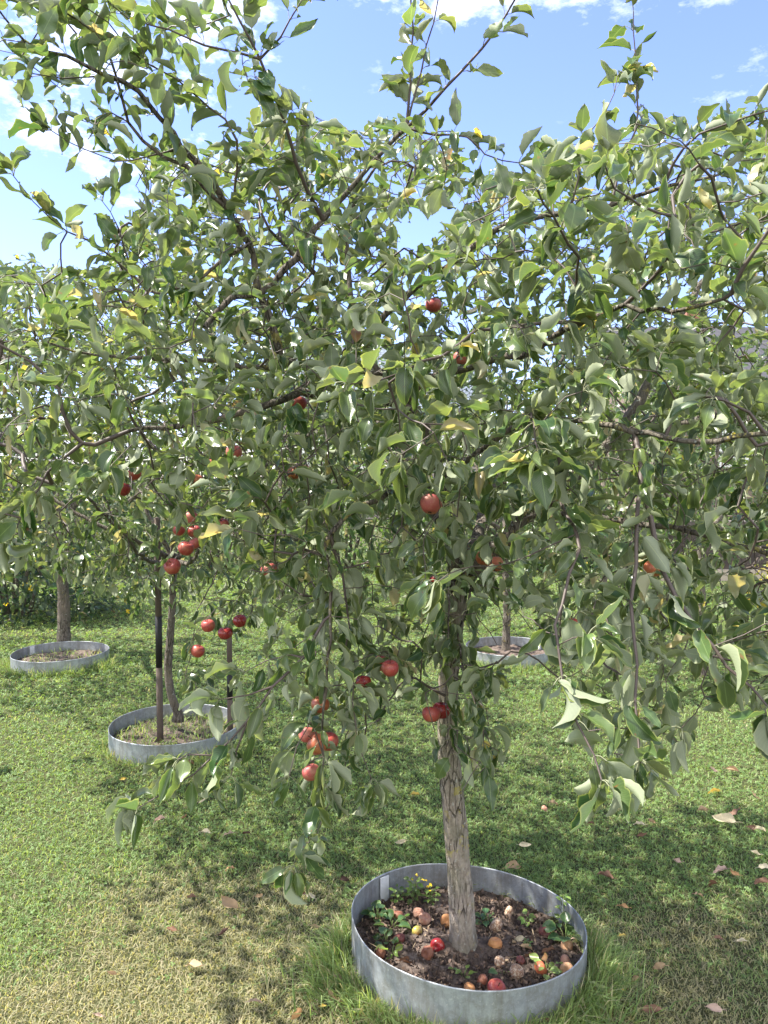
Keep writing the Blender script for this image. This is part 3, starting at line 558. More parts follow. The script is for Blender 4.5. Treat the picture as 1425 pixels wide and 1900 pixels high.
# ---------------------------------------------------------------- the foreground apple tree
K = dict(keep=True)
TR = [(862, 1782, 2.485), (853, 1650, 2.475), (842, 1500, 2.46), (833, 1400, 2.45), (832, 1280, 2.44), (840, 1180, 2.43), (850, 1090, 2.42)]
sk = [
 (TR, .043, .034, dict(root=True, trunk=True)),
 ([(850, 1090, 2.42), (880, 1050, 2.42), (930, 1005, 2.43), (975, 955, 2.45), (1060, 890, 2.5), (1150, 800, 2.6), (1230, 660, 2.65), (1275, 570, 2.7), (1330, 490, 2.75), (1425, 400, 2.8)], .028, .008, {}),
 ([(850, 1090, 2.42), (838, 1000, 2.40), (822, 900, 2.38), (790, 800, 2.36), (745, 752, 2.34), (692, 746, 2.32), (640, 752, 2.30), (600, 738, 2.28), (560, 728, 2.26), (500, 752, 2.22), (440, 770, 2.2), (340, 790, 2.1), (240, 800, 2.05)], .024, .004, {}),
 ([(720, 747, 2.33), (740, 700, 2.33), (700, 690, 2.32), (623, 705, 2.3), (596, 687, 2.28), (550, 673, 2.25), (482, 682, 2.2), (380, 670, 2.15), (270, 665, 2.05), (180, 660, 2.0), (90, 640, 1.95)], .012, .0028, {}),
 ([(550, 673, 2.25), (521, 673, 2.22), (506, 604, 2.2), (484, 550, 2.18), (462, 452, 2.12), (432, 403, 2.08), (398, 344, 2.0), (339, 275, 1.93), (295, 216, 1.87), (260, 172, 1.83), (187, 138, 1.75), (123, 103, 1.7), (49, 79, 1.62), (5, 35, 1.58), (-30, -20, 1.55)], .0135, .0018, K),
 ([(295, 216, 1.87), (255, 165, 1.85), (180, 145, 1.82), (115, 145, 1.8), (60, 135, 1.76)], .003, .0012, K),
 ([(484, 548, 2.18), (530, 501, 2.15), (565, 455, 2.12), (599, 408, 2.1), (640, 365, 2.08), (690, 300, 2.05), (755, 236, 2.0)], .010, .005, {}),
 ([(484, 548, 2.18), (432, 550, 2.16), (403, 575, 2.15), (378, 610, 2.12)], .010, .008, {}),
 ([(440, 400, 2.08), (400, 370, 2.0), (350, 190 + 120, 1.95), (300, 290, 1.9), (240, 225, 1.85), (200, 100, 1.8), (150, 40, 1.75), (80, 5, 1.7)], .006, .0015, K),
 ([(599, 408, 2.1), (560, 330, 2.0), (520, 200, 1.9), (480, 110, 1.85), (440, 40, 1.8), (415, -30, 1.78)], .006, .002, K),
 ([(480, 110, 1.85), (420, 90, 1.8), (380, 80, 1.76), (280, 45, 1.72), (200, 10, 1.7)], .003, .0013, K),
 ([(485, 118, 1.85), (520, 70, 1.82), (556, 10, 1.8), (570, -30, 1.8)], .0025, .0012, K),
 ([(432, 403, 2.08), (440, 260, 1.95), (390, 200, 1.9), (330, 150, 1.85), (260, 110, 1.8), (200, 40, 1.75), (150, 0, 1.7)], .004, .0013, K),
 ([(700, 700, 2.32), (665, 682, 2.32), (658, 624, 2.32), (650, 550, 2.32), (646, 500, 2.32), (643, 432, 2.30), (660, 370, 2.28), (700, 310, 2.25)], .014, .004, {}),
 ([(648, 548, 2.32), (590, 510, 2.28), (545, 470, 2.25), (500, 430, 2.2)], .006, .003, {}),
 ([(648, 552, 2.32), (590, 572, 2.3), (530, 592, 2.28), (470, 610, 2.25)], .005, .002, {}),
 ([(690, 700, 2.32), (680, 630, 2.30), (700, 600, 2.28), (751, 550, 2.25), (800, 515, 2.2), (837, 489, 2.18), (880, 455, 2.15), (924, 427, 2.12), (980, 405, 2.05), (1056, 395, 2.0), (1132, 380, 1.95), (1230, 345, 1.9), (1330, 330, 1.85)], .0125, .003, {}),
 ([(755, 236, 2.0), (760, 160, 1.98), (763, 90, 1.95), (768, -40, 1.9)], .0035, .0018, K),
 ([(756, 238, 2.0), (790, 205, 1.97), (827, 163, 1.94), (893, 92, 1.88), (940, 30, 1.84), (968, -30, 1.8)], .0042, .0022, K),
 ([(753, 240, 2.0), (780, 130, 1.97), (802, 41, 1.94), (812, -30, 1.9)], .0028, .0012, K),
 ([(755, 240, 2.0), (810, 250, 1.97), (868, 256, 1.94), (900, 285, 1.9), (935, 297, 1.88), (992, 301, 1.84)], .003, .001, K),
 ([(1132, 380, 1.95), (1160, 290, 1.95), (1186, 208, 1.94), (1183, 160, 1.93), (1181, 127, 1.93), (1176, 60, 1.92), (1172, -10, 1.9)], .0032, .001, K),
 ([(1060, 396, 2.0), (1075, 300, 1.95), (1090, 258, 1.94), (1118, 215, 1.93), (1138, 173, 1.92), (1144, 140, 1.92)], .0025, .001, K),
 ([(1230, 345, 1.9), (1270, 270, 1.85), (1340, 235, 1.8), (1400, 215, 1.78), (1440, 205, 1.75)], .003, .0012, K),
 ([(745, 748, 2.34), (800, 700, 2.3), (868, 684, 2.2), (920, 669, 2.12), (980, 655, 2.0), (1031, 621, 1.9), (1077, 597, 1.8), (1158, 570, 1.7), (1250, 575, 1.6), (1340, 560, 1.5)], .0135, .0035, {}),
 ([(1077, 597, 1.8), (1068, 560, 1.7), (1072, 504, 1.62), (1056, 453, 1.55), (1026, 402, 1.47), (1000, 350, 1.4)], .0042, .0018, K),
 ([(1158, 570, 1.7), (1240, 480, 1.6), (1255, 402, 1.52), (1220, 395, 1.48), (1188, 382, 1.44), (1148, 346, 1.38), (1120, 315, 1.34)], .0042, .0016, K),
 ([(1340, 560, 1.5), (1357, 545, 1.48), (1375, 500, 1.45), (1405, 450, 1.42), (1445, 400, 1.4)], .005, .003, K),
 ([(1077, 597, 1.8), (980, 600, 1.74), (884, 614, 1.66), (852, 637, 1.62), (783, 669, 1.55), (747, 691, 1.5), (700, 708, 1.46), (650, 712, 1.43)], .0042, .0014, K),
 ([(800, 905, 2.37), (900, 830, 2.15), (990, 780, 1.95), (1080, 780, 1.75), (1180, 800, 1.6), (1290, 820, 1.45), (1420, 800, 1.35), (1560, 820, 1.3)], .0095, .004, {}),
 ([(990, 780, 1.95), (1040, 860, 1.75), (1044, 924, 1.6), (1060, 973, 1.52), (1072, 1017, 1.45), (1050, 1120, 1.4), (1035, 1200, 1.36), (1044, 1255, 1.34), (1060, 1320, 1.3), (1092, 1400, 1.27), (1116, 1450, 1.25)], .006, .0016, K),
 ([(1180, 800, 1.6), (1190, 900, 1.52), (1178, 980, 1.48), (1173, 1049, 1.45), (1171, 1122, 1.42), (1173, 1182, 1.4), (1183, 1235, 1.38), (1184, 1300, 1.36), (1183, 1356, 1.33), (1190, 1412, 1.3)], .0055, .0018, K),
 ([(1190, 900, 1.52), (1220, 1000, 1.48), (1245, 1106, 1.44), (1294, 1162, 1.4), (1354, 1239, 1.36), (1425, 1307, 1.32)], .0055, .002, K),
 ([(1420, 800, 1.35), (1390, 765, 1.34), (1350, 742, 1.33), (1325, 737, 1.32)], .003, .0015, K),
 ([(990, 780, 1.95), (985, 770, 1.7), (990, 800, 1.5), (985, 860, 1.4)], .004, .0016, K),
 ([(822, 905, 2.38), (760, 900, 2.2), (706, 924, 2.05), (669, 935, 2.0), (642, 960, 1.96), (614, 992, 1.93), (600, 1029, 1.92), (606, 1034, 1.92), (612, 1093, 1.91), (614, 1147, 1.9), (610, 1230, 1.9), (600, 1310, 1.92), (598, 1400, 1.94), (600, 1450, 1.92), (568, 1535, 1.88), (543, 1605, 1.85)], .0075, .0014, K),
 ([(612, 1120, 1.9), (590, 1180, 1.88), (564, 1219, 1.86), (505, 1274, 1.83), (463, 1337, 1.8), (400, 1404, 1.77), (358, 1438, 1.75), (295, 1478, 1.73), (255, 1503, 1.72)], .0045, .0012, K),
 ([(564, 1219, 1.86), (540, 1215, 1.86), (500, 1225, 1.85), (455, 1250, 1.84)], .002, .001, K),
 ([(505, 1274, 1.83), (460, 1290, 1.8), (410, 1300, 1.78)], .002, .001, K),
 ([(463, 1337, 1.8), (440, 1390, 1.79), (425, 1440, 1.78)], .002, .001, K),
 ([(400, 1404, 1.77), (350, 1400, 1.75), (330, 1410, 1.74)], .002, .001, K),
 ([(614, 1000, 1.93), (640, 1090, 1.95), (648, 1200, 1.95), (655, 1300, 1.95), (660, 1350, 1.95), (668, 1393, 1.94), (687, 1447, 1.93)], .0035, .001, K),
 ([(598, 1400, 1.94), (575, 1340, 1.92), (548, 1385, 1.9), (540, 1440, 1.88)], .0018, .001, K),
 ([(880, 1050, 2.4), (870, 1120, 2.3), (850, 1200, 2.2), (866, 1250, 2.15), (878, 1291, 2.12), (893, 1344, 2.1), (900, 1422, 2.08)], .0035, .0011, K),
 ([(838, 1000, 2.4), (834, 1120, 2.25), (830, 1250, 2.2), (828, 1340, 2.15), (838, 1400, 2.1)], .003, .0011, K),
 ([(834, 960, 2.38), (815, 850, 2.3), (810, 800, 2.2), (815, 714, 2.1), (834, 678, 2.05)], .004, .002, {}),
 ([(614, 750, 2.28), (587, 792, 2.26), (564, 828, 2.24), (560, 870, 2.22)], .006, .003, {}),
 ([(462, 452, 2.12), (300, 545, 2.1), (200, 470, 2.05), (100, 410, 2.0), (60, 375, 1.95), (30, 330, 1.92)], .0042, .001, K),
 ([(240, 505, 2.08), (220, 420, 2.05), (205, 395, 2.03), (190, 370, 2.02)], .002, .0008, K),
 ([(339, 275, 1.93), (220, 300, 1.88), (160, 285, 1.85), (95, 245, 1.82)], .0022, .0009, K),
 ([(240, 800, 2.05), (150, 820, 2.0), (90, 700, 1.98), (20, 650, 1.95), (-60, 610, 1.9)], .005, .002, {}),
 ([(150, 820, 2.0), (90, 880, 1.95), (40, 960, 1.92), (20, 1000, 1.9)], .003, .001, K),
 # limbs to the back and beyond the frame
 ([(850, 1090, 2.42), (900, 960, 2.7), (960, 800, 3.1), (1050, 650, 3.5)], .026, .008, {}),
 ([(838, 1000, 2.4), (780, 900, 2.8), (700, 780, 3.2), (600, 680, 3.5)], .022, .007, {}),
 ([(1150, 800, 2.6), (1300, 780, 2.5), (1480, 720, 2.3), (1640, 600, 2.2)], .014, .006, {}),
 ([(975, 955, 2.45), (1100, 960, 2.3), (1250, 980, 2.1), (1400, 1020, 1.95), (1520, 1080, 1.85)], .012, .004, {}),
]
P1 = [(700, 500), (780, 465), (850, 400), (880, 325), (980, 315), (1010, 275), (1130, 262), (1200, 205), (1270, 240), (1330, 200), (1500, 200), (1700, 350), (1720, 900), (1600, 1150), (1425, 1200), (1300, 1150), (1100, 1120), (960, 1120), (800, 1110), (700, 1080), (640, 900), (650, 650)]
P2 = [(240, 400), (260, 300), (420, 290), (560, 205), (650, 245), (700, 225), (780, 215), (850, 250), (865, 335), (820, 380), (740, 390), (735, 470), (850, 445), (720, 520), (650, 650), (640, 900), (620, 1080), (480, 1080), (400, 900), (300, 700), (200, 520), (200, 430)]
P3 = [(0, 0), (440, 0), (560, 180), (600, 260), (420, 320), (260, 330), (150, 290), (100, 200), (-100, 140), (-100, -60), (430, -60)]
P4 = [(-250, 520), (0, 500), (200, 500), (300, 700), (400, 900), (480, 1080), (300, 950), (150, 900), (0, 960), (-250, 980)]
P5 = [(480, 1060), (700, 1080), (960, 1110), (960, 1240), (900, 1300), (935, 1400), (890, 1460), (850, 1480), (815, 1440), (790, 1300), (720, 1300), (690, 1400), (640, 1440), (610, 1560), (530, 1600), (560, 1450), (575, 1350), (500, 1250)]
P6 = [(960, 1110), (1300, 1150), (1560, 1100), (1500, 1300), (1420, 1330), (1300, 1300), (1270, 1420), (1180, 1440), (1100, 1400), (1040, 1330), (1060, 1200), (980, 1190)]
t = Tree(); t.skel(sk)
A = sample([(P1, 1.45, 2.3, 740, .36), (P1, 2.3, 3.7, 1150, .30), (P2, 1.75, 2.4, 520, .36), (P2, 2.4, 3.4, 560, .38), (P3, 1.6, 2.1, 48, .5), (P4, 1.8, 2.4, 170, .40), (P4, 2.2, 3.2, 330, .38), (P5, 1.85, 2.6, 210), (P6, 1.3, 2.4, 110)])
tops = np.array([at(a[0], a[1], a[3]) + (0, 0, a[2] * a[3] / F_PX * .58) for a in APPLES]); A = np.concatenate([A, tops[AP[:, 3] < 2.6]])
t.grow(A)
main = thing('apple_tree', gp(862, 1782), 'large foreground apple tree growing in the ring of fallen apples', 'apple tree')
# trunk: own detailed mesh with root flare, groove and swellings
g = Geo(); ln = smooth_line(np.array([at(*p) for p in TR]), .012); ln = np.concatenate([[ln[0] - (0, 0, .05), ln[0] - (0, 0, .02)], ln]); S_ = 40; a = np.linspace(0, 2 * np.pi, S_, endpoint=False); V = []
hh = ln[:, 2] - ln[0, 2]
for p, h_ in zip(ln, hh):
    r0 = np.interp(h_, [0, .03, .08, .16, .35, .7, .8, 1., 1.35], [.078, .062, .049, .042, .0385, .036, .034, .0315, .033])
    r_ = r0 * (1 + .05 * np.sin(3 * a + h_ * 5) + .03 * np.sin(7 * a + h_ * 9) + .025 * np.sin(11 * a - 14 * h_) + .02 * math.sin(30 * h_)) + .016 * np.exp(-h_ / .04) * np.maximum(0, np.sin(2.5 * a + .6)) ** 2
    r_ -= .007 * np.exp(-((np.angle(np.exp(1j * (a + .95 + .6 * h_))) / .16) ** 2)) * (h_ > .02); r_ -= .004 * np.exp(-((np.angle(np.exp(1j * (a + 2.1 - .3 * h_))) / .10) ** 2)); r_ += rng.normal(0, .0005, S_)
    V.append(p + np.stack([r_ * np.cos(a), r_ * np.sin(a), 0 * a], 1))
n_ = len(ln); i = np.arange(n_ - 1)[:, None] * S_; j = np.arange(S_)[None]; k = (j + 1) % S_; g.add(np.concatenate(V), np.stack([i + j, i + k, i + S_ + k, i + S_ + j], -1).reshape(-1, 4))
for (ang, l, w) in ((-1.9, .10, .008), (-1.1, .05, .01), (-2.6, .07, .01), (.2, .08, .012), (1.5, .07, .012)):
    b0 = ln[2] + np.array([math.cos(ang), math.sin(ang), 0]) * .03; P = [b0 + np.array([math.cos(ang) * l * u, math.sin(ang) * l * u, .03 * (1 - u) ** 2 - .01 - .035 * u ** 2 + .02 * u]) for u in np.linspace(0, 1, 7)]; tube(g, P, np.linspace(w, w * .35, 7), 8)
g.build('trunk', MAT['bark'], main)
t.chains = t.chains[1:]; tw = Geo(); limbs = []; t.wood(tw, limbs=limbs)
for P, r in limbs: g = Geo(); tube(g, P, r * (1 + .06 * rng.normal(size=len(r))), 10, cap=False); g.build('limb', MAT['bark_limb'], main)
crown = Geo(); nl = t.leaves(crown, .073, 2, allow=[P1, P2, P3, P4, P5, P6], per=.95, tips=5, rej=[[(-50, 135), (90, 150), (130, 240), (250, 300), (235, 400), (120, 440), (-50, 460)], [(560, 130), (660, 130), (700, 200), (640, 245), (590, 230)], [(806, 1215), (850, 1215), (866, 1420), (870, 1600), (818, 1600)], [(885, 1125), (1000, 1125), (1000, 1222), (878, 1222)], [(1374, 1012), (1450, 1000), (1450, 1098), (1388, 1094)]])
co = crown.build('crown', MAT['leaf'], main); tw.build('twigs', MAT['twig'], main)
print('main leaves', nl, 'nodes', len(t.P))

# ---------------------------------------------------------------- trees behind
def auto_tree(name_label, base, fork_h, r, polys, limb_targets, L0, lod, seed, mat=None, pal=pal_green, per=1., tips=5, trunk_pts=None, allow=None, leafmat='leaf', cat='apple tree', group='apple trees behind the foreground tree', name='apple_tree'):
    base = np.array([base[0], base[1], 0.]); root = thing(name, base, name_label, cat, group); tp = trunk_pts or [base + (0, 0, -.03), base + (.01, 0, fork_h * .4), base + (-.01, 0, fork_h * .75), base + (0, 0, fork_h)]
    lines = [([tuple(p) for p in tp], r, r * .75, dict(world=True, root=True, trunk=True))]; top = np.array(tp[-1])
    for q in limb_targets:
        e = np.array(q, float); m = (top + e) / 2 + np.array([0, 0, -.08 * np.linalg.norm(e - top)]); lines.append(([tuple(top), tuple(m), tuple(e)], r * .55, r * .16, dict(world=True)))
    T = Tree(); T.skel(lines); T.grow(np.concatenate([sample(polys, seed=seed)] + ([tops[AP[:, 3] >= 2.6]] if 'staked' in name_label and 'distant' not in name_label else []))); g = Geo(); ch = T.chains[0]; rr = T.rad[ch] * (1 + .5 * np.exp(-np.arange(len(ch)) * .8)); tube(g, T.P[ch], rr * (1 + .05 * rng.normal(size=len(ch))), 14); g.build('trunk', mat or MAT['bark_dark'], root)
    T.chains = T.chains[1:]; w = Geo(); lb = []; T.wood(w, limbs=lb)
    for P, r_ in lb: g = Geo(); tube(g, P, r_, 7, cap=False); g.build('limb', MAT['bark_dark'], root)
    c = Geo(); k = T.leaves(c, L0, lod, allow=allow, per=per, tips=tips, pal=pal, z_droop=True); c.build('crown', MAT[leafmat], root); w.build('twigs', MAT['twig'], root); print(name_label, k); return root
Q1 = [(-300, 560), (-60, 490), (60, 470), (200, 520), (420, 560), (620, 640), (660, 900), (560, 1110), (460, 1170), (300, 1125), (60, 1060), (-150, 1000)]
bx, by = -1.30, 4.53
mid_tr = [at(330, 1338, 4.62), at(331, 1325, 4.62), at(318, 1290, 4.60), at(312, 1240, 4.58), at(316, 1180, 4.56), at(320, 1120, 4.55), at(322, 1040, 4.53)]
auto_tree('staked apple tree with red fruit, thin bent trunk between two posts', mid_tr[0][:2], 1.0, .026, [(Q1, 3.2, 4.4, 800, .38), (Q1, 4.4, 5.9, 450, .38), ([(330, 1120), (480, 1120), (470, 1210), (410, 1240), (385, 1330), (335, 1340), (330, 1220)], 2.95, 3.2, 16, .1)], [at(60, 800, 3.6), at(520, 820, 3.6), at(600, 700, 4.4), at(300, 600, 4.0), at(120, 560, 4.6), at(-150, 700, 4.6), at(350, 700, 5.4), at(400, 950, 3.3), at(200, 950, 3.3)], .070, 1, 5, trunk_pts=mid_tr, allow=[Q1, [(330, 1100), (480, 1100), (470, 1210), (410, 1250), (385, 1340), (335, 1340), (330, 1220)]])
Q2 = [(-400, 640), (0, 600), (300, 640), (420, 900), (330, 1110), (240, 1150), (200, 1100), (60, 1140), (20, 1090), (-300, 1100)]
auto_tree('apple tree with thick dark trunk in the far left ring', gp(118, 1208)[:2], 1.15, .060, [(Q2, 5.1, 7.6, 420, .4)], [at(-150, 850, 5.8), at(330, 850, 5.8), at(60, 700, 6.4), at(250, 720, 7), at(120, 950, 5.3), at(-100, 760, 7)], .088, 1, 7, allow=[Q2], leafmat='leaf_far')
Q3 = [(640, 640), (900, 600), (1250, 620), (1300, 900), (1180, 1060), (1000, 1080), (900, 1050), (700, 1070), (640, 1000)]
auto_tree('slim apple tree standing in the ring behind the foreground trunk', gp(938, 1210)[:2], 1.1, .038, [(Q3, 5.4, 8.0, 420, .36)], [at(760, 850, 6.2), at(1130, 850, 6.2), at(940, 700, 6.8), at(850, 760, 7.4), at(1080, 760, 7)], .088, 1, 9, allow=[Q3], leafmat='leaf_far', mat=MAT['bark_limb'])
Q4 = [(1150, 650), (1500, 600), (1700, 800), (1600, 1080), (1400, 1010), (1200, 1080)]
auto_tree('apple tree at right whose grey trunk shows between hanging leaves', gp(1298, 1255)[:2], 1.1, .040, [(Q4, 5.0, 7.4, 380, .36)], [at(1200, 850, 5.4), at(1500, 850, 5.4), at(1350, 700, 6.0), at(1450, 760, 6.6)], .088, 1, 12, allow=[Q4], leafmat='leaf_far', mat=MAT['bark_limb'])
for lab, px, z, (w_, top_) , sd in (('distant orchard tree at left, seen under the staked tree', 520, 9.6, (190, 660), 31), ('distant orchard tree behind the slim trunk at centre right', 1120, 9.8, (200, 640), 33), ('distant orchard tree at the left edge before the flowering shrub', -60, 9.2, (190, 600), 35)):
    Qn = [(px - w_, 900), (px - w_ * .8, 740), (px - 40, top_), (px + 60, top_ + 10), (px + w_ * .85, 760), (px + w_, 930), (px + w_ * .5, 1030), (px - w_ * .5, 1030)]
    auto_tree(lab, at(px, 1000, z)[:2], 1.1, .05, [(Qn, z - 1.2, z + 1.4, 330, .3)], [at(px - w_ * .5, 850, z), at(px + w_ * .5, 850, z), at(px, 740, z + .4), at(px - 30, 860, z - .8)], .10, 0, sd, leafmat='leaf_far')

# ---------------------------------------------------------------- shrubs behind the lawn
def shrub(label, c, rx, ry, h, n, base, hi, L0=.10, flowers=0, name='shrub', group='shrubs along the back of the lawn', yellow=.01):
    root = thing(name, (c[0], c[1], 0), label, 'shrub', group); sd = int(abs(c[0]) * 100) + 50
    u = unit(rng.normal(size=(n, 3))); u[:, 2] = np.abs(u[:, 2]); lump = .78 + .45 * vnoise(u[:, 0] * 2 + u[:, 1], u[:, 2] * 2 + u[:, 1] * .5, 2.2, sd) ; rr = rng.uniform(.45, 1., n) ** .5 * lump
    P = np.stack([c[0] + u[:, 0] * rr * rx, c[1] + u[:, 1] * rr * ry, .05 + np.clip(u[:, 2] * rr, 0, 2) * h * (1.0)], 1); P[:, 2] = np.where(rng.random(n) < .45, rng.uniform(.03, 1, n) * P[:, 2], P[:, 2])
    D = unit(np.stack([u[:, 0], u[:, 1], -.25 + 0 * rr], 1) + rng.normal(0, .6, (n, 3))); N = unit(rng.normal(0, .7, (n, 3)) + (0, 0, 1.))
    g = Geo(); leaf_geo(g, P, D, N, L0 * rng.uniform(.6, 1.3, n), 0, tint=pal_green(n, base, hi, yellow, .01)); g.build('foliage', MAT['leaf_far'], root)
    g = Geo()
    for _ in range(9):
        a = random.uniform(0, 6.28); e = np.array([c[0] + math.cos(a) * rx * .6, c[1] + math.sin(a) * ry * .6, h * random.uniform(.6, .85)]); b0 = np.array([c[0] + math.cos(a) * .15, c[1] + math.sin(a) * .1, 0]); m = (b0 + e) / 2 + (0, 0, .15); tube(g, smooth_line([b0, m, e], .15), np.linspace(.025, .008, len(smooth_line([b0, m, e], .15))), 5)
    g.build('stem', MAT['bark_dark'], root)
    if flowers:
        for q in rng.choice(n, flowers, replace=False):
            g = Geo(); Pf = P[q] + u[q] * .05 + (0, -.06, 0); a5 = np.arange(5) * 1.257
            leaf_geo(g, np.tile(Pf, (5, 1)), np.stack([np.cos(a5), -.3 + 0 * a5, np.sin(a5)], 1), np.tile([0, -1., .1], (5, 1)), np.full(5, .036), 0, tint=np.tile([.75, .56, .03], (5, 1)), wr=np.full(5, .42)); g.build('flower', MAT['leaf_far'], root)
dk, dh = (.018, .04, .016), (.05, .09, .03)
for lab, px, z, rx, ry, h, n, ba, hi in (
  ('dark green shrub at the far left end of the back hedge', -120, 12.2, 1.5, 1.0, 2.6, 2600, dk, dh), ('blackish evergreen shrub beyond the left ring', 150, 12.6, 1.5, 1.0, 2.3, 2600, (.012, .028, .012), (.04, .07, .025)),
  ('mid green rounded shrub behind the staked tree', 400, 12.8, 1.5, 1.0, 2.2, 2600, dk, (.09, .15, .04)), ('light green loose shrub behind the picture centre', 640, 13.2, 1.4, 1.0, 2.5, 2400, (.04, .08, .02), (.13, .21, .05)),
  ('mid green shrub straight behind the slim trunk', 880, 12.8, 1.5, 1.0, 2.1, 2500, dk, (.07, .12, .035)), ('bright green shrub right of the slim trunk', 1110, 13, 1.4, 1.0, 2.4, 2500, (.04, .08, .02), (.12, .2, .05)),
  ('dark shrub behind the left end of the stone wall', 1330, 13.6, 1.5, 1.0, 2.7, 2500, dk, dh), ('leafy shrub above the stone wall at the right edge', 1560, 13.6, 1.6, 1.0, 3.0, 2500, dk, (.08, .13, .03))):
    c = at(px, 950, z); shrub(lab, c, rx, ry, h * (1.6 if px < 450 else 1.4), int(n * 1.8), ba, hi)
c = at(40, 900, 8.6); shrub('tall shrub dotted with yellow flowers behind the pale cord', (c[0] - .1, c[1]), 1.15, .8, 2.3, 4200, (.018, .038, .018), (.06, .10, .04), .085, flowers=45, name='flowering_shrub', group='tall shrubs at left')
c = at(1440, 1000, 9.4); shrub('small yellowing shrub in front of the stone wall', (c[0] + .25, c[1]), .55, .45, 1.05, 420, (.10, .14, .03), (.30, .27, .04), .075, name='yellow_shrub', group='low shrubs by the wall', yellow=.35)

# ---------------------------------------------------------------- wall, houses
wl0 = thing('stone_wall', (6.6, 11.6, 0), 'low garden wall with dark stained top and pale base course', 'wall')
m = M('wall_render'); n_ = m.noise(5, 7, .7); z_ = m.N('ShaderNodeSeparateXYZ', {0: m.obj()}).outputs[2]
MAT['wall'] = m.pbr(m.ramp(n_, [(.35, (.035, .027, .024)), (.6, (.085, .065, .055)), (.75, (.19, .155, .13))]), .9, n_, .6, .02)
g = Geo(); box(g, (6.6, 11.6, .50), (5.4, .28, .66)); g.build('wall_body', MAT['wall'], wl0, smooth=False)
g = Geo()
for k_ in range(6): box(g, (4.35 + k_ * .9, 11.57, .085), (.885, .36, .17))
g.build('base_course', plain('pale_stone', (.40, .34, .27), .85, .4, 9), wl0, smooth=False)
g = Geo()
for k_ in range(9): box(g, (4.2 + k_ * .6, 11.6, .865), (.59, .34, .065))
g.build('coping', plain('coping_stone', (.10, .085, .075), .9, .5, 12), wl0, smooth=False)
def tile_mat(name, c):
    m = M(name); br = m.N('ShaderNodeTexBrick', {'Vector': m.N('ShaderNodeMapping', {0: m.obj(), 'Rotation': (0, 0, 0)}).outputs[0], 'Scale': 3.2, 'Mortar Size': .03, 'Color1': tuple(c) + (1,), 'Color2': tuple(x * .7 for x in c) + (1,), 'Mortar': (.02, .02, .022, 1)}); br.inputs['Brick Width'].default_value = .8; br.inputs['Row Height'].default_value = .5
    return m.pbr(br.outputs[0], .7, br.outputs['Fac'], -.6, .03)
def house(label, x, y, w, d, he, hr, tile, wallc):
    o = thing('house', (x, y, 0), label, 'house', 'houses beyond the garden'); g = Geo(); box(g, (x, y, he / 2), (w, d, he)); wall = g.build('wall', wallc, o, smooth=False)
    g = Geo(); ov = .4; t_ = .12; V = []
    for zz in (0, t_): V += [(x - w / 2 - ov, y - d / 2 - ov, he - .15 + zz), (x + w / 2 + ov, y - d / 2 - ov, he - .15 + zz), (x + w / 2 + ov, y, hr + zz), (x - w / 2 - ov, y, hr + zz), (x + w / 2 + ov, y + d / 2 + ov, he - .15 + zz), (x - w / 2 - ov, y + d / 2 + ov, he - .15 + zz)]
    g.add(V, np.array([[6, 7, 8, 9], [9, 8, 10, 11], [0, 3, 2, 1], [3, 5, 4, 2], [0, 1, 7, 6], [4, 5, 11, 10]])); rf = g.build('roof', tile, o, smooth=False)
    for sg in (-1, 1):
        g = Geo(); g.add([(x + sg * w / 2, y - d / 2, he), (x + sg * w / 2, y + d / 2, he), (x + sg * w / 2, y, hr)], np.array([[0, 2, 1] if sg < 0 else [0, 1, 2]])); g.build('gable', wallc, o, smooth=False)
    g = Geo(); box(g, (x - w * .25, y + .5, hr + .2), (.6, .6, 1.5)); ch = g.build('chimney', plain('chimney_brick', (.25, .12, .08), .9), o, smooth=False)
    for k_ in (-.3, 0., .3):
        g = Geo(); box(g, (x + w * k_, y - d / 2 - .02, he * .6), (1.1, .1, 1.2)); wi = g.build('window', plain('window_frame', (.7, .7, .68), .5), o, smooth=False)
        g = Geo(); box(g, (x + w * k_, y - d / 2 - .08, he * .6), (.95, .04, 1.05)); pn = g.build('pane', plain('window_glass', (.03, .04, .05), .1), smooth=False); pn.parent = wi; pn.matrix_parent_inverse = Matrix.Translation(-o.location)
house('house with dark grey tiled roof showing through the leaves at right', 12.6, 24, 11, 8, 4.0, 6.1, tile_mat('dark_tiles', (.055, .052, .052)), plain('house_wall', (.17, .13, .10), .9))
house('far house with blue grey roof glimpsed in the middle of the tree', -.3, 31, 8, 7, 4.0, 6.75, tile_mat('slate_tiles', (.14, .17, .21)), plain('far_wall', (.28, .25, .22), .9))

# ---------------------------------------------------------------- stakes, cord
MAT['stake'] = plain('stake_wood', (.10, .075, .06), .85, .5, 30, .4); MAT['tar'] = plain('black_tar', (.012, .011, .012), .55, .3, 30)
def stake(px, pyb, z, top_h, tar0, tar1, label, lean=.0, r=.026):
    b = at(px, pyb, z); b[2] = -.0; root = thing('tree_stake', b, label, 'stake', 'wooden stakes beside the staked tree'); L = lambda h: b + np.array([lean * h, 0, h])
    g = Geo(); tube(g, [L(-.05), L(tar0)], [r * 1.02, r], 12); g.build('post', MAT['stake'], root)
    g = Geo(); tube(g, [L(tar0 + .0005), L(tar1)], [r * 1.03, r * 1.03], 12); g.build('tarred_band', MAT['tar'], root)
    g = Geo(); tube(g, [L(tar1 + .0005), L(top_h)], [r, r * .96], 12); g.build('post_top', MAT['stake'], root)
stake(297, 1345, 4.44, 1.35, .48, .78, 'brown wooden stake with a black tarred band, left of the bent trunk', 0., .019)
stake(427, 1335, 4.55, .66, .26, .42, 'short wooden stake with black lower half under the dark red apples', -.0, .017)
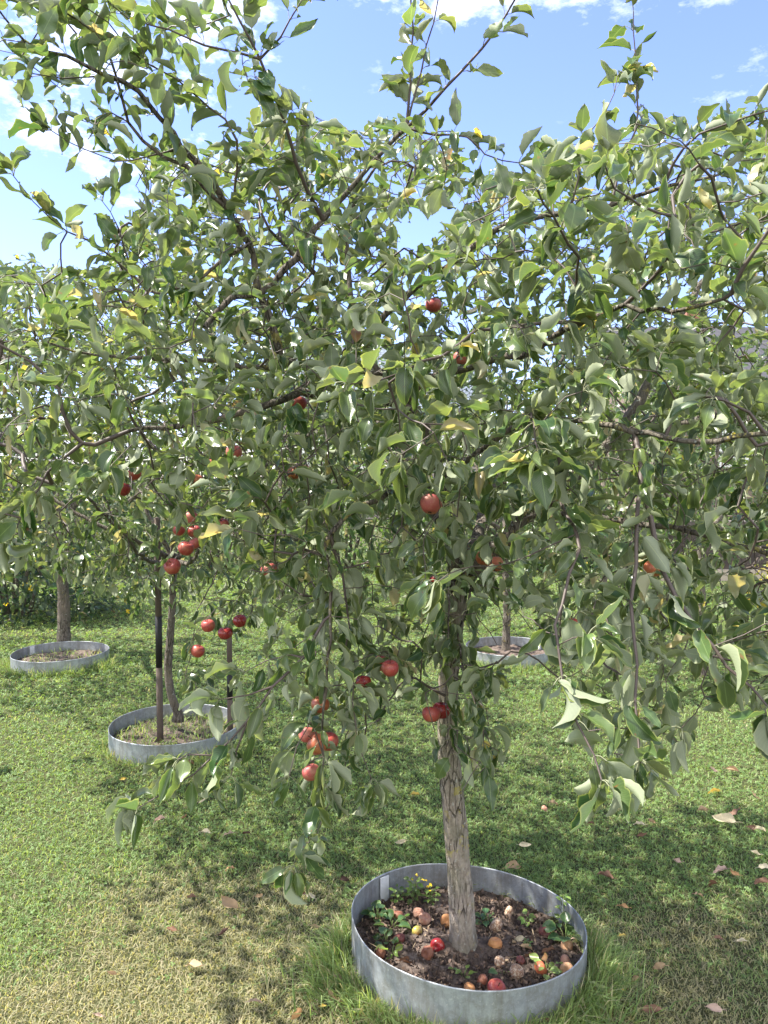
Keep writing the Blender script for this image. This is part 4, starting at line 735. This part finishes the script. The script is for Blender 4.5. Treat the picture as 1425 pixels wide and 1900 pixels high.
g = Geo(); cp = [at(-420, 800, 4.2), at(0, 845, 3.75), at(140, 856, 3.6), at(300, 852, 3.45), at(470, 838, 3.25), at(600, 825, 3.0), at(678, 818, 2.85), at(760, 800, 2.45)]
tube(g, smooth_line(cp, .06), .0024, 6); tag(g.build('cord', plain('pale_cord', (.62, .62, .60), .6)), 'thin pale cord strung at head height across the left side', 'cord')
pb = at(-420, 800, 4.2); post = thing('wooden_post', (pb[0], pb[1], 0), 'grey wooden post holding the far end of the pale cord', 'post'); g = Geo(); tube(g, [(pb[0], pb[1], -.05), (pb[0], pb[1], 1.95)], .045, 12); g.build('post_shaft', MAT['stake'], post); g = Geo(); tube(g, [(pb[0], pb[1], 1.9505), (pb[0], pb[1], 1.98)], [.055, .04], 12); g.build('post_cap', MAT['tar'], post)

# ---------------------------------------------------------------- apples
def apple_mesh(seed, wrinkle=0., squash=1., hole=False):
    r = np.random.default_rng(seed); nr, na = 18, 24
    if wrinkle: nr, na = 30, 44
    th = np.linspace(0, np.pi, nr); rad = np.sin(th) ** .9 * (.5 + .035 * np.cos(th)); z = .46 * np.cos(th) * squash
    z -= .15 * np.exp(-(th / .34) ** 2) * squash; z += .09 * np.exp(-((np.pi - th) / .28) ** 2); A = np.linspace(0, 2 * np.pi, na, endpoint=False)
    V = []
    for k in range(nr):
        rr = rad[k] * (1 + .03 * np.cos(5 * A + seed) * (1 if th[k] > 1.6 else .4) + .02 * np.cos(2 * A + seed * 2))
        if wrinkle: rr = rr * (1 + wrinkle * (.5 * np.sin(th[k] * 17 + 2 * np.sin(A * 2 + seed)) + .5 * (vnoise(A * 1.6, 0 * A + th[k] * 2, 2.3, seed) - .5) * 2) * math.sin(th[k]))
        V.append(np.stack([rr * np.cos(A), rr * np.sin(A), np.full(na, z[k])], 1))
    V = np.concatenate(V); i, j = np.meshgrid(np.arange(nr - 1), np.arange(na), indexing='ij'); k = (j + 1) % na; Fq = np.stack([i * na + j, (i + 1) * na + j, (i + 1) * na + k, i * na + k], -1).reshape(-1, 4)
    if wrinkle: V = V * (1 + r.normal(0, .03, 3))
    return V, Fq
def make_apple(P, d, mat, label, group, rot, seed, wrinkle=0., squash=1., stem=True, name='apple', cat='apple'):
    o = thing(name, (0, 0, 0), label, cat, group); V, Fq = apple_mesh(seed % 7 + 1, wrinkle, squash); g = Geo(); g.add(V * d, Fq); g.build('flesh', mat, o)
    if stem: g = Geo(); tube(g, np.array([(0, 0, .28), (.01, 0, .42), (.05, .02, .58)]) * d, np.array([.02, .016, .024]) * d, 6); g.build('stem', MAT['stem'], o)
    g = Geo(); V = []; tube(g, np.array([(0, 0, -.395), (0, 0, -.37)]) * d, np.array([.05, .03]) * d, 7)
    for k in range(5): a = k * 1.257; tube(g, np.array([(.03 * math.cos(a), .03 * math.sin(a), -.37), (.075 * math.cos(a), .075 * math.sin(a), -.41), (.05 * math.cos(a), .05 * math.sin(a), -.445)]) * d, np.array([.016, .014, .004]) * d, 4)
    g.build('calyx', MAT['calyx'], o); o.location = [float(v) for v in P]; o.rotation_euler = rot; return o
am = dict(pink='apple_pink', red='apple_red', orange='apple_orange', dark='apple_dark')
stalk = Geo()
for i, (px, py, dp, z, mt, lab) in enumerate(APPLES):
    d = dp * z / F_PX; P = at(px, py, z); tilt = (random.uniform(-.35, .1) - (.75 if i in (26, 13) else .0), random.uniform(-.4, .4), random.uniform(0, 6))
    make_apple(P, d, MAT[am[mt]], lab, 'apples hanging in the trees', tilt, i, squash=.86 if i == 15 else 1.)
ring_c = RINGS[0]
FALL = [(738, 1697, 24, 'rot_brown', 0, 'smooth brown rotten apple, upper left inside the ring below the weeds'), (776, 1693, 22, 'rot_pink', .05, 'dull brown apple behind the pinkish one, upper left in the ring'),
 (788, 1703, 23, 'rot_pink', 0, 'pinkish tan apple touching a browner one, upper left in the ring'), (774, 1726, 20, 'apple_green', 0, 'small yellow green apple on the soil inside the ring'),
 (740, 1741, 23, 'rot_dark', .10, 'dark shrivelled apple near the left wall inside the ring'), (812, 1752, 27, 'apple_dark', 0, 'shiny dark red fresh apple left of the trunk on the soil'),
 (793, 1767, 25, 'rot_brown', .06, 'wrinkled brown apple with rings leaning on the shiny dark red one'), (706, 1767, 20, 'rot_brown', .08, 'brown flattened apple closest to the left wall of the ring'),
 (829, 1706, 24, 'rot_orange', 0, 'orange apple peeping out from behind the trunk'), (920, 1715, 27, 'rot_mould', .02, 'brown apple frosted with mould on top, right of the trunk'),
 (944, 1690, 20, 'rot_mould', .07, 'small mouldy pinkish apple farthest back in the ring'), (919, 1749, 26, 'rot_orange', .02, 'soft orange apple directly right of the trunk foot'),
 (927, 1783, 22, 'rot_mould', .06, 'pale mouldy apple below the soft orange one'), (966, 1781, 18, 'rot_dark', .06, 'small dark brown apple behind the large tan mouldy one'),
 (959, 1801, 28, 'rot_mould', .05, 'large tan mouldy apple covered in pale spots, front right in the ring'), (1003, 1795, 26, 'apple_orange', 0, 'orange red apple beside the mint green weed in the ring'),
 (1013, 1727, 24, 'rot_dark', .10, 'wrinkled reddish apple at the right side of the soil'), (1052, 1753, 21, 'rot_tan', .10, 'shrunken tan apple under the round leaved weed by the right wall'),
 (1050, 1783, 24, 'rot_pink', .03, 'peach coloured apple resting on top of another by the right wall'), (1052, 1798, 27, 'rot_tan', .02, 'large peach tan apple against the right wall of the ring'),
 (895, 1817, 21, 'rot_brown', .03, 'brownish red speckled apple left of the bright red one at the front rim'), (921, 1831, 34, 'apple_red', 0, 'big bright red apple tucked under the front rim of the ring'),
 (871, 1831, 22, 'rot_orange', .02, 'orange brown apple half hidden by the front rim')]
for i, (px, py, dp, mt, wr, lab) in enumerate(FALL):
    P = gp(px, py, .075)
    for _ in range(3):
        z = proj(P)[2]; d = dp * z / F_PX; P = gp(px, py, soil_z(P[0], P[1]) + d * .42)
    v = P[:2] - np.array(ring_c[:2]); rl = np.linalg.norm(v); lim = ring_c[2] - .012 - d * .5
    if rl > lim: P[:2] = np.array(ring_c[:2]) + v / rl * lim; P[2] = soil_z(P[0], P[1]) + d * .42
    make_apple(P - np.array([0, 0, d * .1]), d, MAT[mt], lab, 'fallen apples on the soil in the ring', (random.uniform(-1.2, 1.2), random.uniform(-1.2, 1.2), random.uniform(0, 6)), i + 3, wrinkle=wr * 1.5 + (.02 if mt.startswith('rot') else 0), squash=random.uniform(.74, .98) if mt.startswith('rot') else .95, stem=(mt.startswith('apple')), name='fallen_apple')
P = gp(1010, 1500, .02); make_apple(P, .029 * 1., MAT['rot_pink'], 'half eaten pinkish apple lying alone on the green lawn', 'apples fallen on the lawn', (.6, .4, 1), 4, .05, name='fallen_apple')

# ---------------------------------------------------------------- dry leaves on the lawn
DL = [(297, 1519, 'pink', 20, 'small pale pink leaf left of a brown one below the long left twig'), (344, 1518, 'brown', 20, 'small brown leaf just right of a pale pink one below the long left twig'), (383, 1543, 'cream', 22, 'cream leaf, left of a cream and pink pair under the left twig'),
 (425, 1547, 'pink', 22, 'pale pink leaf, right of a cream one under the left twig'), (457, 1546, 'dark', 16, 'tiny dark leaf right of the pink and cream pair'), (425, 1608, 'orange', 20, 'small orange leaf alone in the middle left lawn'), (570, 1613, 'rust', 26, 'curled rust brown leaf below the lowest hanging twig'),
 (603, 1593, 'yellow', 18, 'pale yellow leaf right of the lowest hanging twig'), (580, 1663, 'cream', 24, 'cream leaf standing up left of the ring'), (562, 1657, 'brown', 16, 'small brown leaf touching the cream one left of the ring'), (484, 1660, 'tan', 20, 'tan leaf on the dry grass straight below the lowest apples'),
 (355, 1663, 'rust', 18, 'small reddish leaf at the left of the straw patch'), (420, 1681, 'tan', 44, 'long narrow tan leaf lying on the straw patch'), (417, 1734, 'dark', 26, 'dark brown upright leaf in the middle of the straw patch'), (319, 1725, 'brown', 24, 'flat brown leaf left of the dark upright one'),
 (359, 1789, 'tan', 34, 'large peach tan leaf on bare reddish turf, lower left'), (206, 1807, 'tan', 22, 'tan leaf farthest left in the lower lawn'), (626, 1815, 'pink', 24, 'pinkish leaf caught in the long grass left of the ring'), (587, 1719, 'tan', 20, 'tan scrap of leaf above the long grass left of the ring'),
 (614, 1853, 'tan', 34, 'ragged tan leaf between the long grass and the bottom edge'), (473, 1857, 'pink', 28, 'pink folded leaf near the bottom, left of centre'), (600, 1867, 'yellow', 14, 'tiny pale yellow leaf under the ragged tan one'), (560, 1890, 'orange', 40, 'broad peach orange leaf cut by the bottom edge'),
 (181, 1885, 'pink', 20, 'faded pink leaf at the bottom left corner'), (639, 1631, 'dark', 20, 'dark crumpled leaf just left of the ring top'), (378, 1489, 'cream', 18, 'cream leaf just under the tip of the long left twig'), (231, 1446, 'yellow', 18, 'yellow leaf left of the long left twig'),
 (354, 1414, 'rust', 16, 'rust leaf between the middle ring and the long left twig'), (743, 1561, 'cream', 22, 'cream leaf left of the foreground trunk'), (770, 1473, 'yellow', 20, 'bright yellow leaf left of the trunk in green clover'), (974, 1568, 'cream', 26, 'cream leaf right of the trunk in dark clover'),
 (953, 1605, 'tan', 36, 'long tan leaf just beyond the back rim of the ring'), (1028, 1489, 'tan', 20, 'tan leaf beside the half eaten apple'), (1094, 1527, 'rust', 16, 'small rust leaf below and right of the half eaten apple'), (1186, 1528, 'cream', 22, 'cream leaf, left of two under the right hanging twigs'),
 (1206, 1527, 'tan', 20, 'tan leaf, right of two under the right hanging twigs'), (1190, 1551, 'rust', 22, 'rust leaf below the cream and tan two at right'), (1304, 1504, 'tan', 26, 'tan leaf at right, above the long cream leaf'), (1364, 1511, 'rust', 28, 'reddish brown leaf above the long cream leaf at right'),
 (1343, 1524, 'cream', 46, 'long cream leaf at the right side of the lawn'), (1398, 1480, 'tan', 22, 'tan leaf near the right edge, level with the hanging leaf tip'), (1395, 1536, 'rust', 20, 'upright rust leaf near the right edge'), (1411, 1538, 'cream', 20, 'cream leaf touching the rust one at the right edge'),
 (1326, 1467, 'yellow', 24, 'pale yellow leaf right of the low right leaves'), (1359, 1428, 'tan', 24, 'curled tan leaf high on the right lawn'), (1320, 1431, 'pink', 22, 'pale pink leaf left of the curled tan one high on the right lawn'), (1253, 1600, 'pink', 24, 'pink curled leaf in the clover right of the ring'),
 (1337, 1613, 'pink', 34, 'large pale pink leaf at right, left of an orange one'), (1360, 1622, 'orange', 24, 'orange leaf right of the large pale pink one'), (1400, 1584, 'cream', 22, 'small cream leaf above the right edge row'), (1419, 1607, 'cream', 26, 'cream leaf cut by the right edge'),
 (1320, 1638, 'brown', 24, 'thin brown leaf under the large pale pink one'), (1413, 1635, 'rust', 28, 'broad rust leaf at the right edge'), (1300, 1659, 'tan', 22, 'tan leaf standing in yellowish grass at right'), (1156, 1682, 'orange', 22, 'orange tan curled leaf right of the ring rim'),
 (1124, 1625, 'rust', 30, 'rust folded leaf behind the right part of the ring'), (1155, 1735, 'yellow', 18, 'pale yellow leaf in the long grass right of the ring'), (1334, 1740, 'rust', 18, 'small rust leaf on the dry right lawn'), (1377, 1747, 'cream', 20, 'small cream leaf right of the rust one on the dry right lawn'),
 (1222, 1790, 'tan', 28, 'tan leaf standing on edge right of the ring'), (1182, 1819, 'tan', 22, 'flat tan leaf below the one standing on edge'), (1210, 1875, 'rust', 36, 'large red brown leaf near the bottom right'), (1323, 1871, 'pink', 34, 'long pinkish leaf at the lower right'),
 (1153, 1840, 'yellow', 18, 'pale leaf scrap low on the right of the ring'), (1112, 1841, 'green', 44, 'large pale green leaf lying beside the front right of the ring'), (1018, 1892, 'rust', 30, 'rust leaf in the grass at the bottom under the ring')]
def dry(px, py, col, dp, label, h=.03, name='fallen_leaf', group='dry leaves fallen on the lawn', soil=False):
    P = gp(px, py, h)
    for _ in range(3): P = gp(px, py, float(gh(P[0], P[1])) + h)
    if soil: P = gp(px, py, soil_z(P[0], P[1]) + .016)
    z = proj(P)[2]; L = dp * z / F_PX; g = Geo(); a = random.uniform(-.6, .6) + (0 if random.random() < .5 else math.pi); D = np.array([[math.cos(a), math.sin(a) * .6, random.uniform(-.1, .25)]])
    leaf_geo(g, P[None] - D * L * .5, D, np.array([[random.gauss(0, .35), -.35 + random.gauss(0, .3), 1.]]), np.array([L]), 2, np.array([random.uniform(-1.6, 1.6)]), np.array([random.uniform(.5, 1.8)]), np.array([.07]), np.array([[.3, .2, .1]]), petiole=P[None] - D * L * .75)
    tag(g.build(name, DRY[col], origin=P), label, 'leaf', group)
for px, py, col, dp, lab in DL: dry(px, py, col, dp, lab)
for px, py, col, dp, lab in [(754, 1783, 'brown', 28, 'brown curled leaf on the soil at the front left of the ring'), (963, 1741, 'cream', 24, 'pale cream leaf scrap in the middle right of the soil'), (977, 1758, 'tan', 26, 'tan leaf strip pointing down right on the soil'), (985, 1776, 'brown', 24, 'brown papery leaf left of the orange red fallen apple'),
  (812, 1736, 'pink', 12, 'small pink leaf scrap above the shiny dark red apple'), (1016, 1764, 'brown', 30, 'crumpled brown leaf in the right of the soil'), (1067, 1741, 'pink', 16, 'pale leaf scrap by the right wall of the ring'), (802, 1660, 'dark', 28, 'dark dead leaf against the back wall of the ring')]:
    dry(px, py, col, dp, lab, name='fallen_leaf', group='dry leaves on the soil in the ring', soil=True)

# ---------------------------------------------------------------- weeds in the ring
WEEDS = [(700, 1708, 9, .026, .035, 'r', 'dark green round leaved weed by the left wall inside the ring'), (728, 1722, 5, .034, .02, 'r', 'broad heart leaved weed, lowest of the left hand clump'), (716, 1754, 6, .022, .02, 'r', 'low green weed beside the dark shrivelled apple'), (728, 1778, 5, .024, .02, 'y', 'yellow green weed against the front left wall'),
  (738, 1672, 14, .016, .05, 's', 'small leaved weed near the seam strap'), (768, 1665, 20, .018, .07, 's', 'bushy weed with yellow flowers at the back wall'), (800, 1670, 16, .015, .05, 's', 'fine leaved weed between the yellow flowers and the trunk'), (903, 1702, 7, .02, .02, 'r', 'small dark weed right of the trunk'),
  (978, 1697, 6, .02, .015, 'y', 'flat brownish green weed behind the mouldy apple'), (978, 1750, 10, .010, .02, 's', 'tiny weed seedlings in the middle of the soil'), (1050, 1728, 7, .034, .04, 'r', 'large round leaved weed by the right wall'), (1045, 1700, 18, .016, .11, 'y', 'tall light green weed rising above the right rim'),
  (1014, 1800, 8, .024, .03, 'y', 'mint green weed at the front right of the soil'), (862, 1817, 4, .022, .02, 'y', 'small sprig between the root and the front rim'), (935, 1803, 2, .028, .005, 'r', 'single flat green leaf left of the large mouldy apple')]
pals = dict(r=((.03, .07, .025), (.07, .14, .05)), y=((.12, .19, .04), (.22, .32, .08)), s=((.06, .11, .025), (.14, .22, .05)))
for px, py, n, L, h, kd, lab in WEEDS:
    L *= 1.3; n = int(n * 1.25 + .5) if n > 2 else n
    P = gp(px, py, .065); P[2] = soil_z(P[0], P[1]) + .003; root = thing('weed', P, lab, 'weed', 'weeds growing inside the ring'); gs = Geo(); A = []; B = []; a0 = random.uniform(0, 6)
    for k in range(n):
        a = a0 + k * 2.4; sp = L * random.uniform(.5, 1.5); hh_ = h * (k + 1) / n * (1. if kd != 'r' else random.uniform(.5, 1.1)); q = P + np.array([math.cos(a) * sp * .6, math.sin(a) * sp * .6, .006 + hh_]); b = P + np.array([math.cos(a) * .006, math.sin(a) * .006, hh_ * (.85 if h > .04 else 0)])
        tube(gs, [b, (b + q) / 2 + (0, 0, .004), q], .0008, 4, tint=(0, 0, 0)); A.append(q); B.append(unit(np.array([math.cos(a), math.sin(a), .15 + random.uniform(-.2, .3)])))
    tube(gs, [P - (0, 0, .01), P + (0, 0, h * .5 + .004), P + (0.002, 0, h + .004)], [.0018, .0014, .001], 5, tint=(0, 0, 0)); gs.build('stem', plain('weed_stem', (.14, .2, .06), .6), root)
    g = Geo(); A = np.array(A); leaf_geo(g, A, np.array(B), np.tile([0, -.15, 1.], (n, 1)) + rng.normal(0, .2, (n, 3)), L * rng.uniform(.7, 1.2, n), 2, rng.uniform(-.2, .9, n), rng.uniform(.1, .7, n), rng.uniform(.0, .04, n), pal_green(n, *pals[kd], 0, 0), wr=np.full(n, .46 if kd == 'r' else .34)); g.build('foliage', MAT['leaf'], root)
    if 'yellow flowers' in lab:
        for k in range(4):
            g = Geo(); c = P + np.array([random.uniform(-.02, .05), random.uniform(-.02, .02), h + .01 + random.uniform(-.01, .02)]); leaf_geo(g, np.tile(c, (5, 1)), np.array([[math.cos(q * 1.257), math.sin(q * 1.257), .2] for q in range(5)]), np.tile([0, 0, 1.], (5, 1)), np.full(5, .007), 0, tint=np.tile([.8, .6, .02], (5, 1)), wr=np.full(5, .4)); g.build('flower', MAT['leaf_far'], root)
print('objects', len(scn.objects))
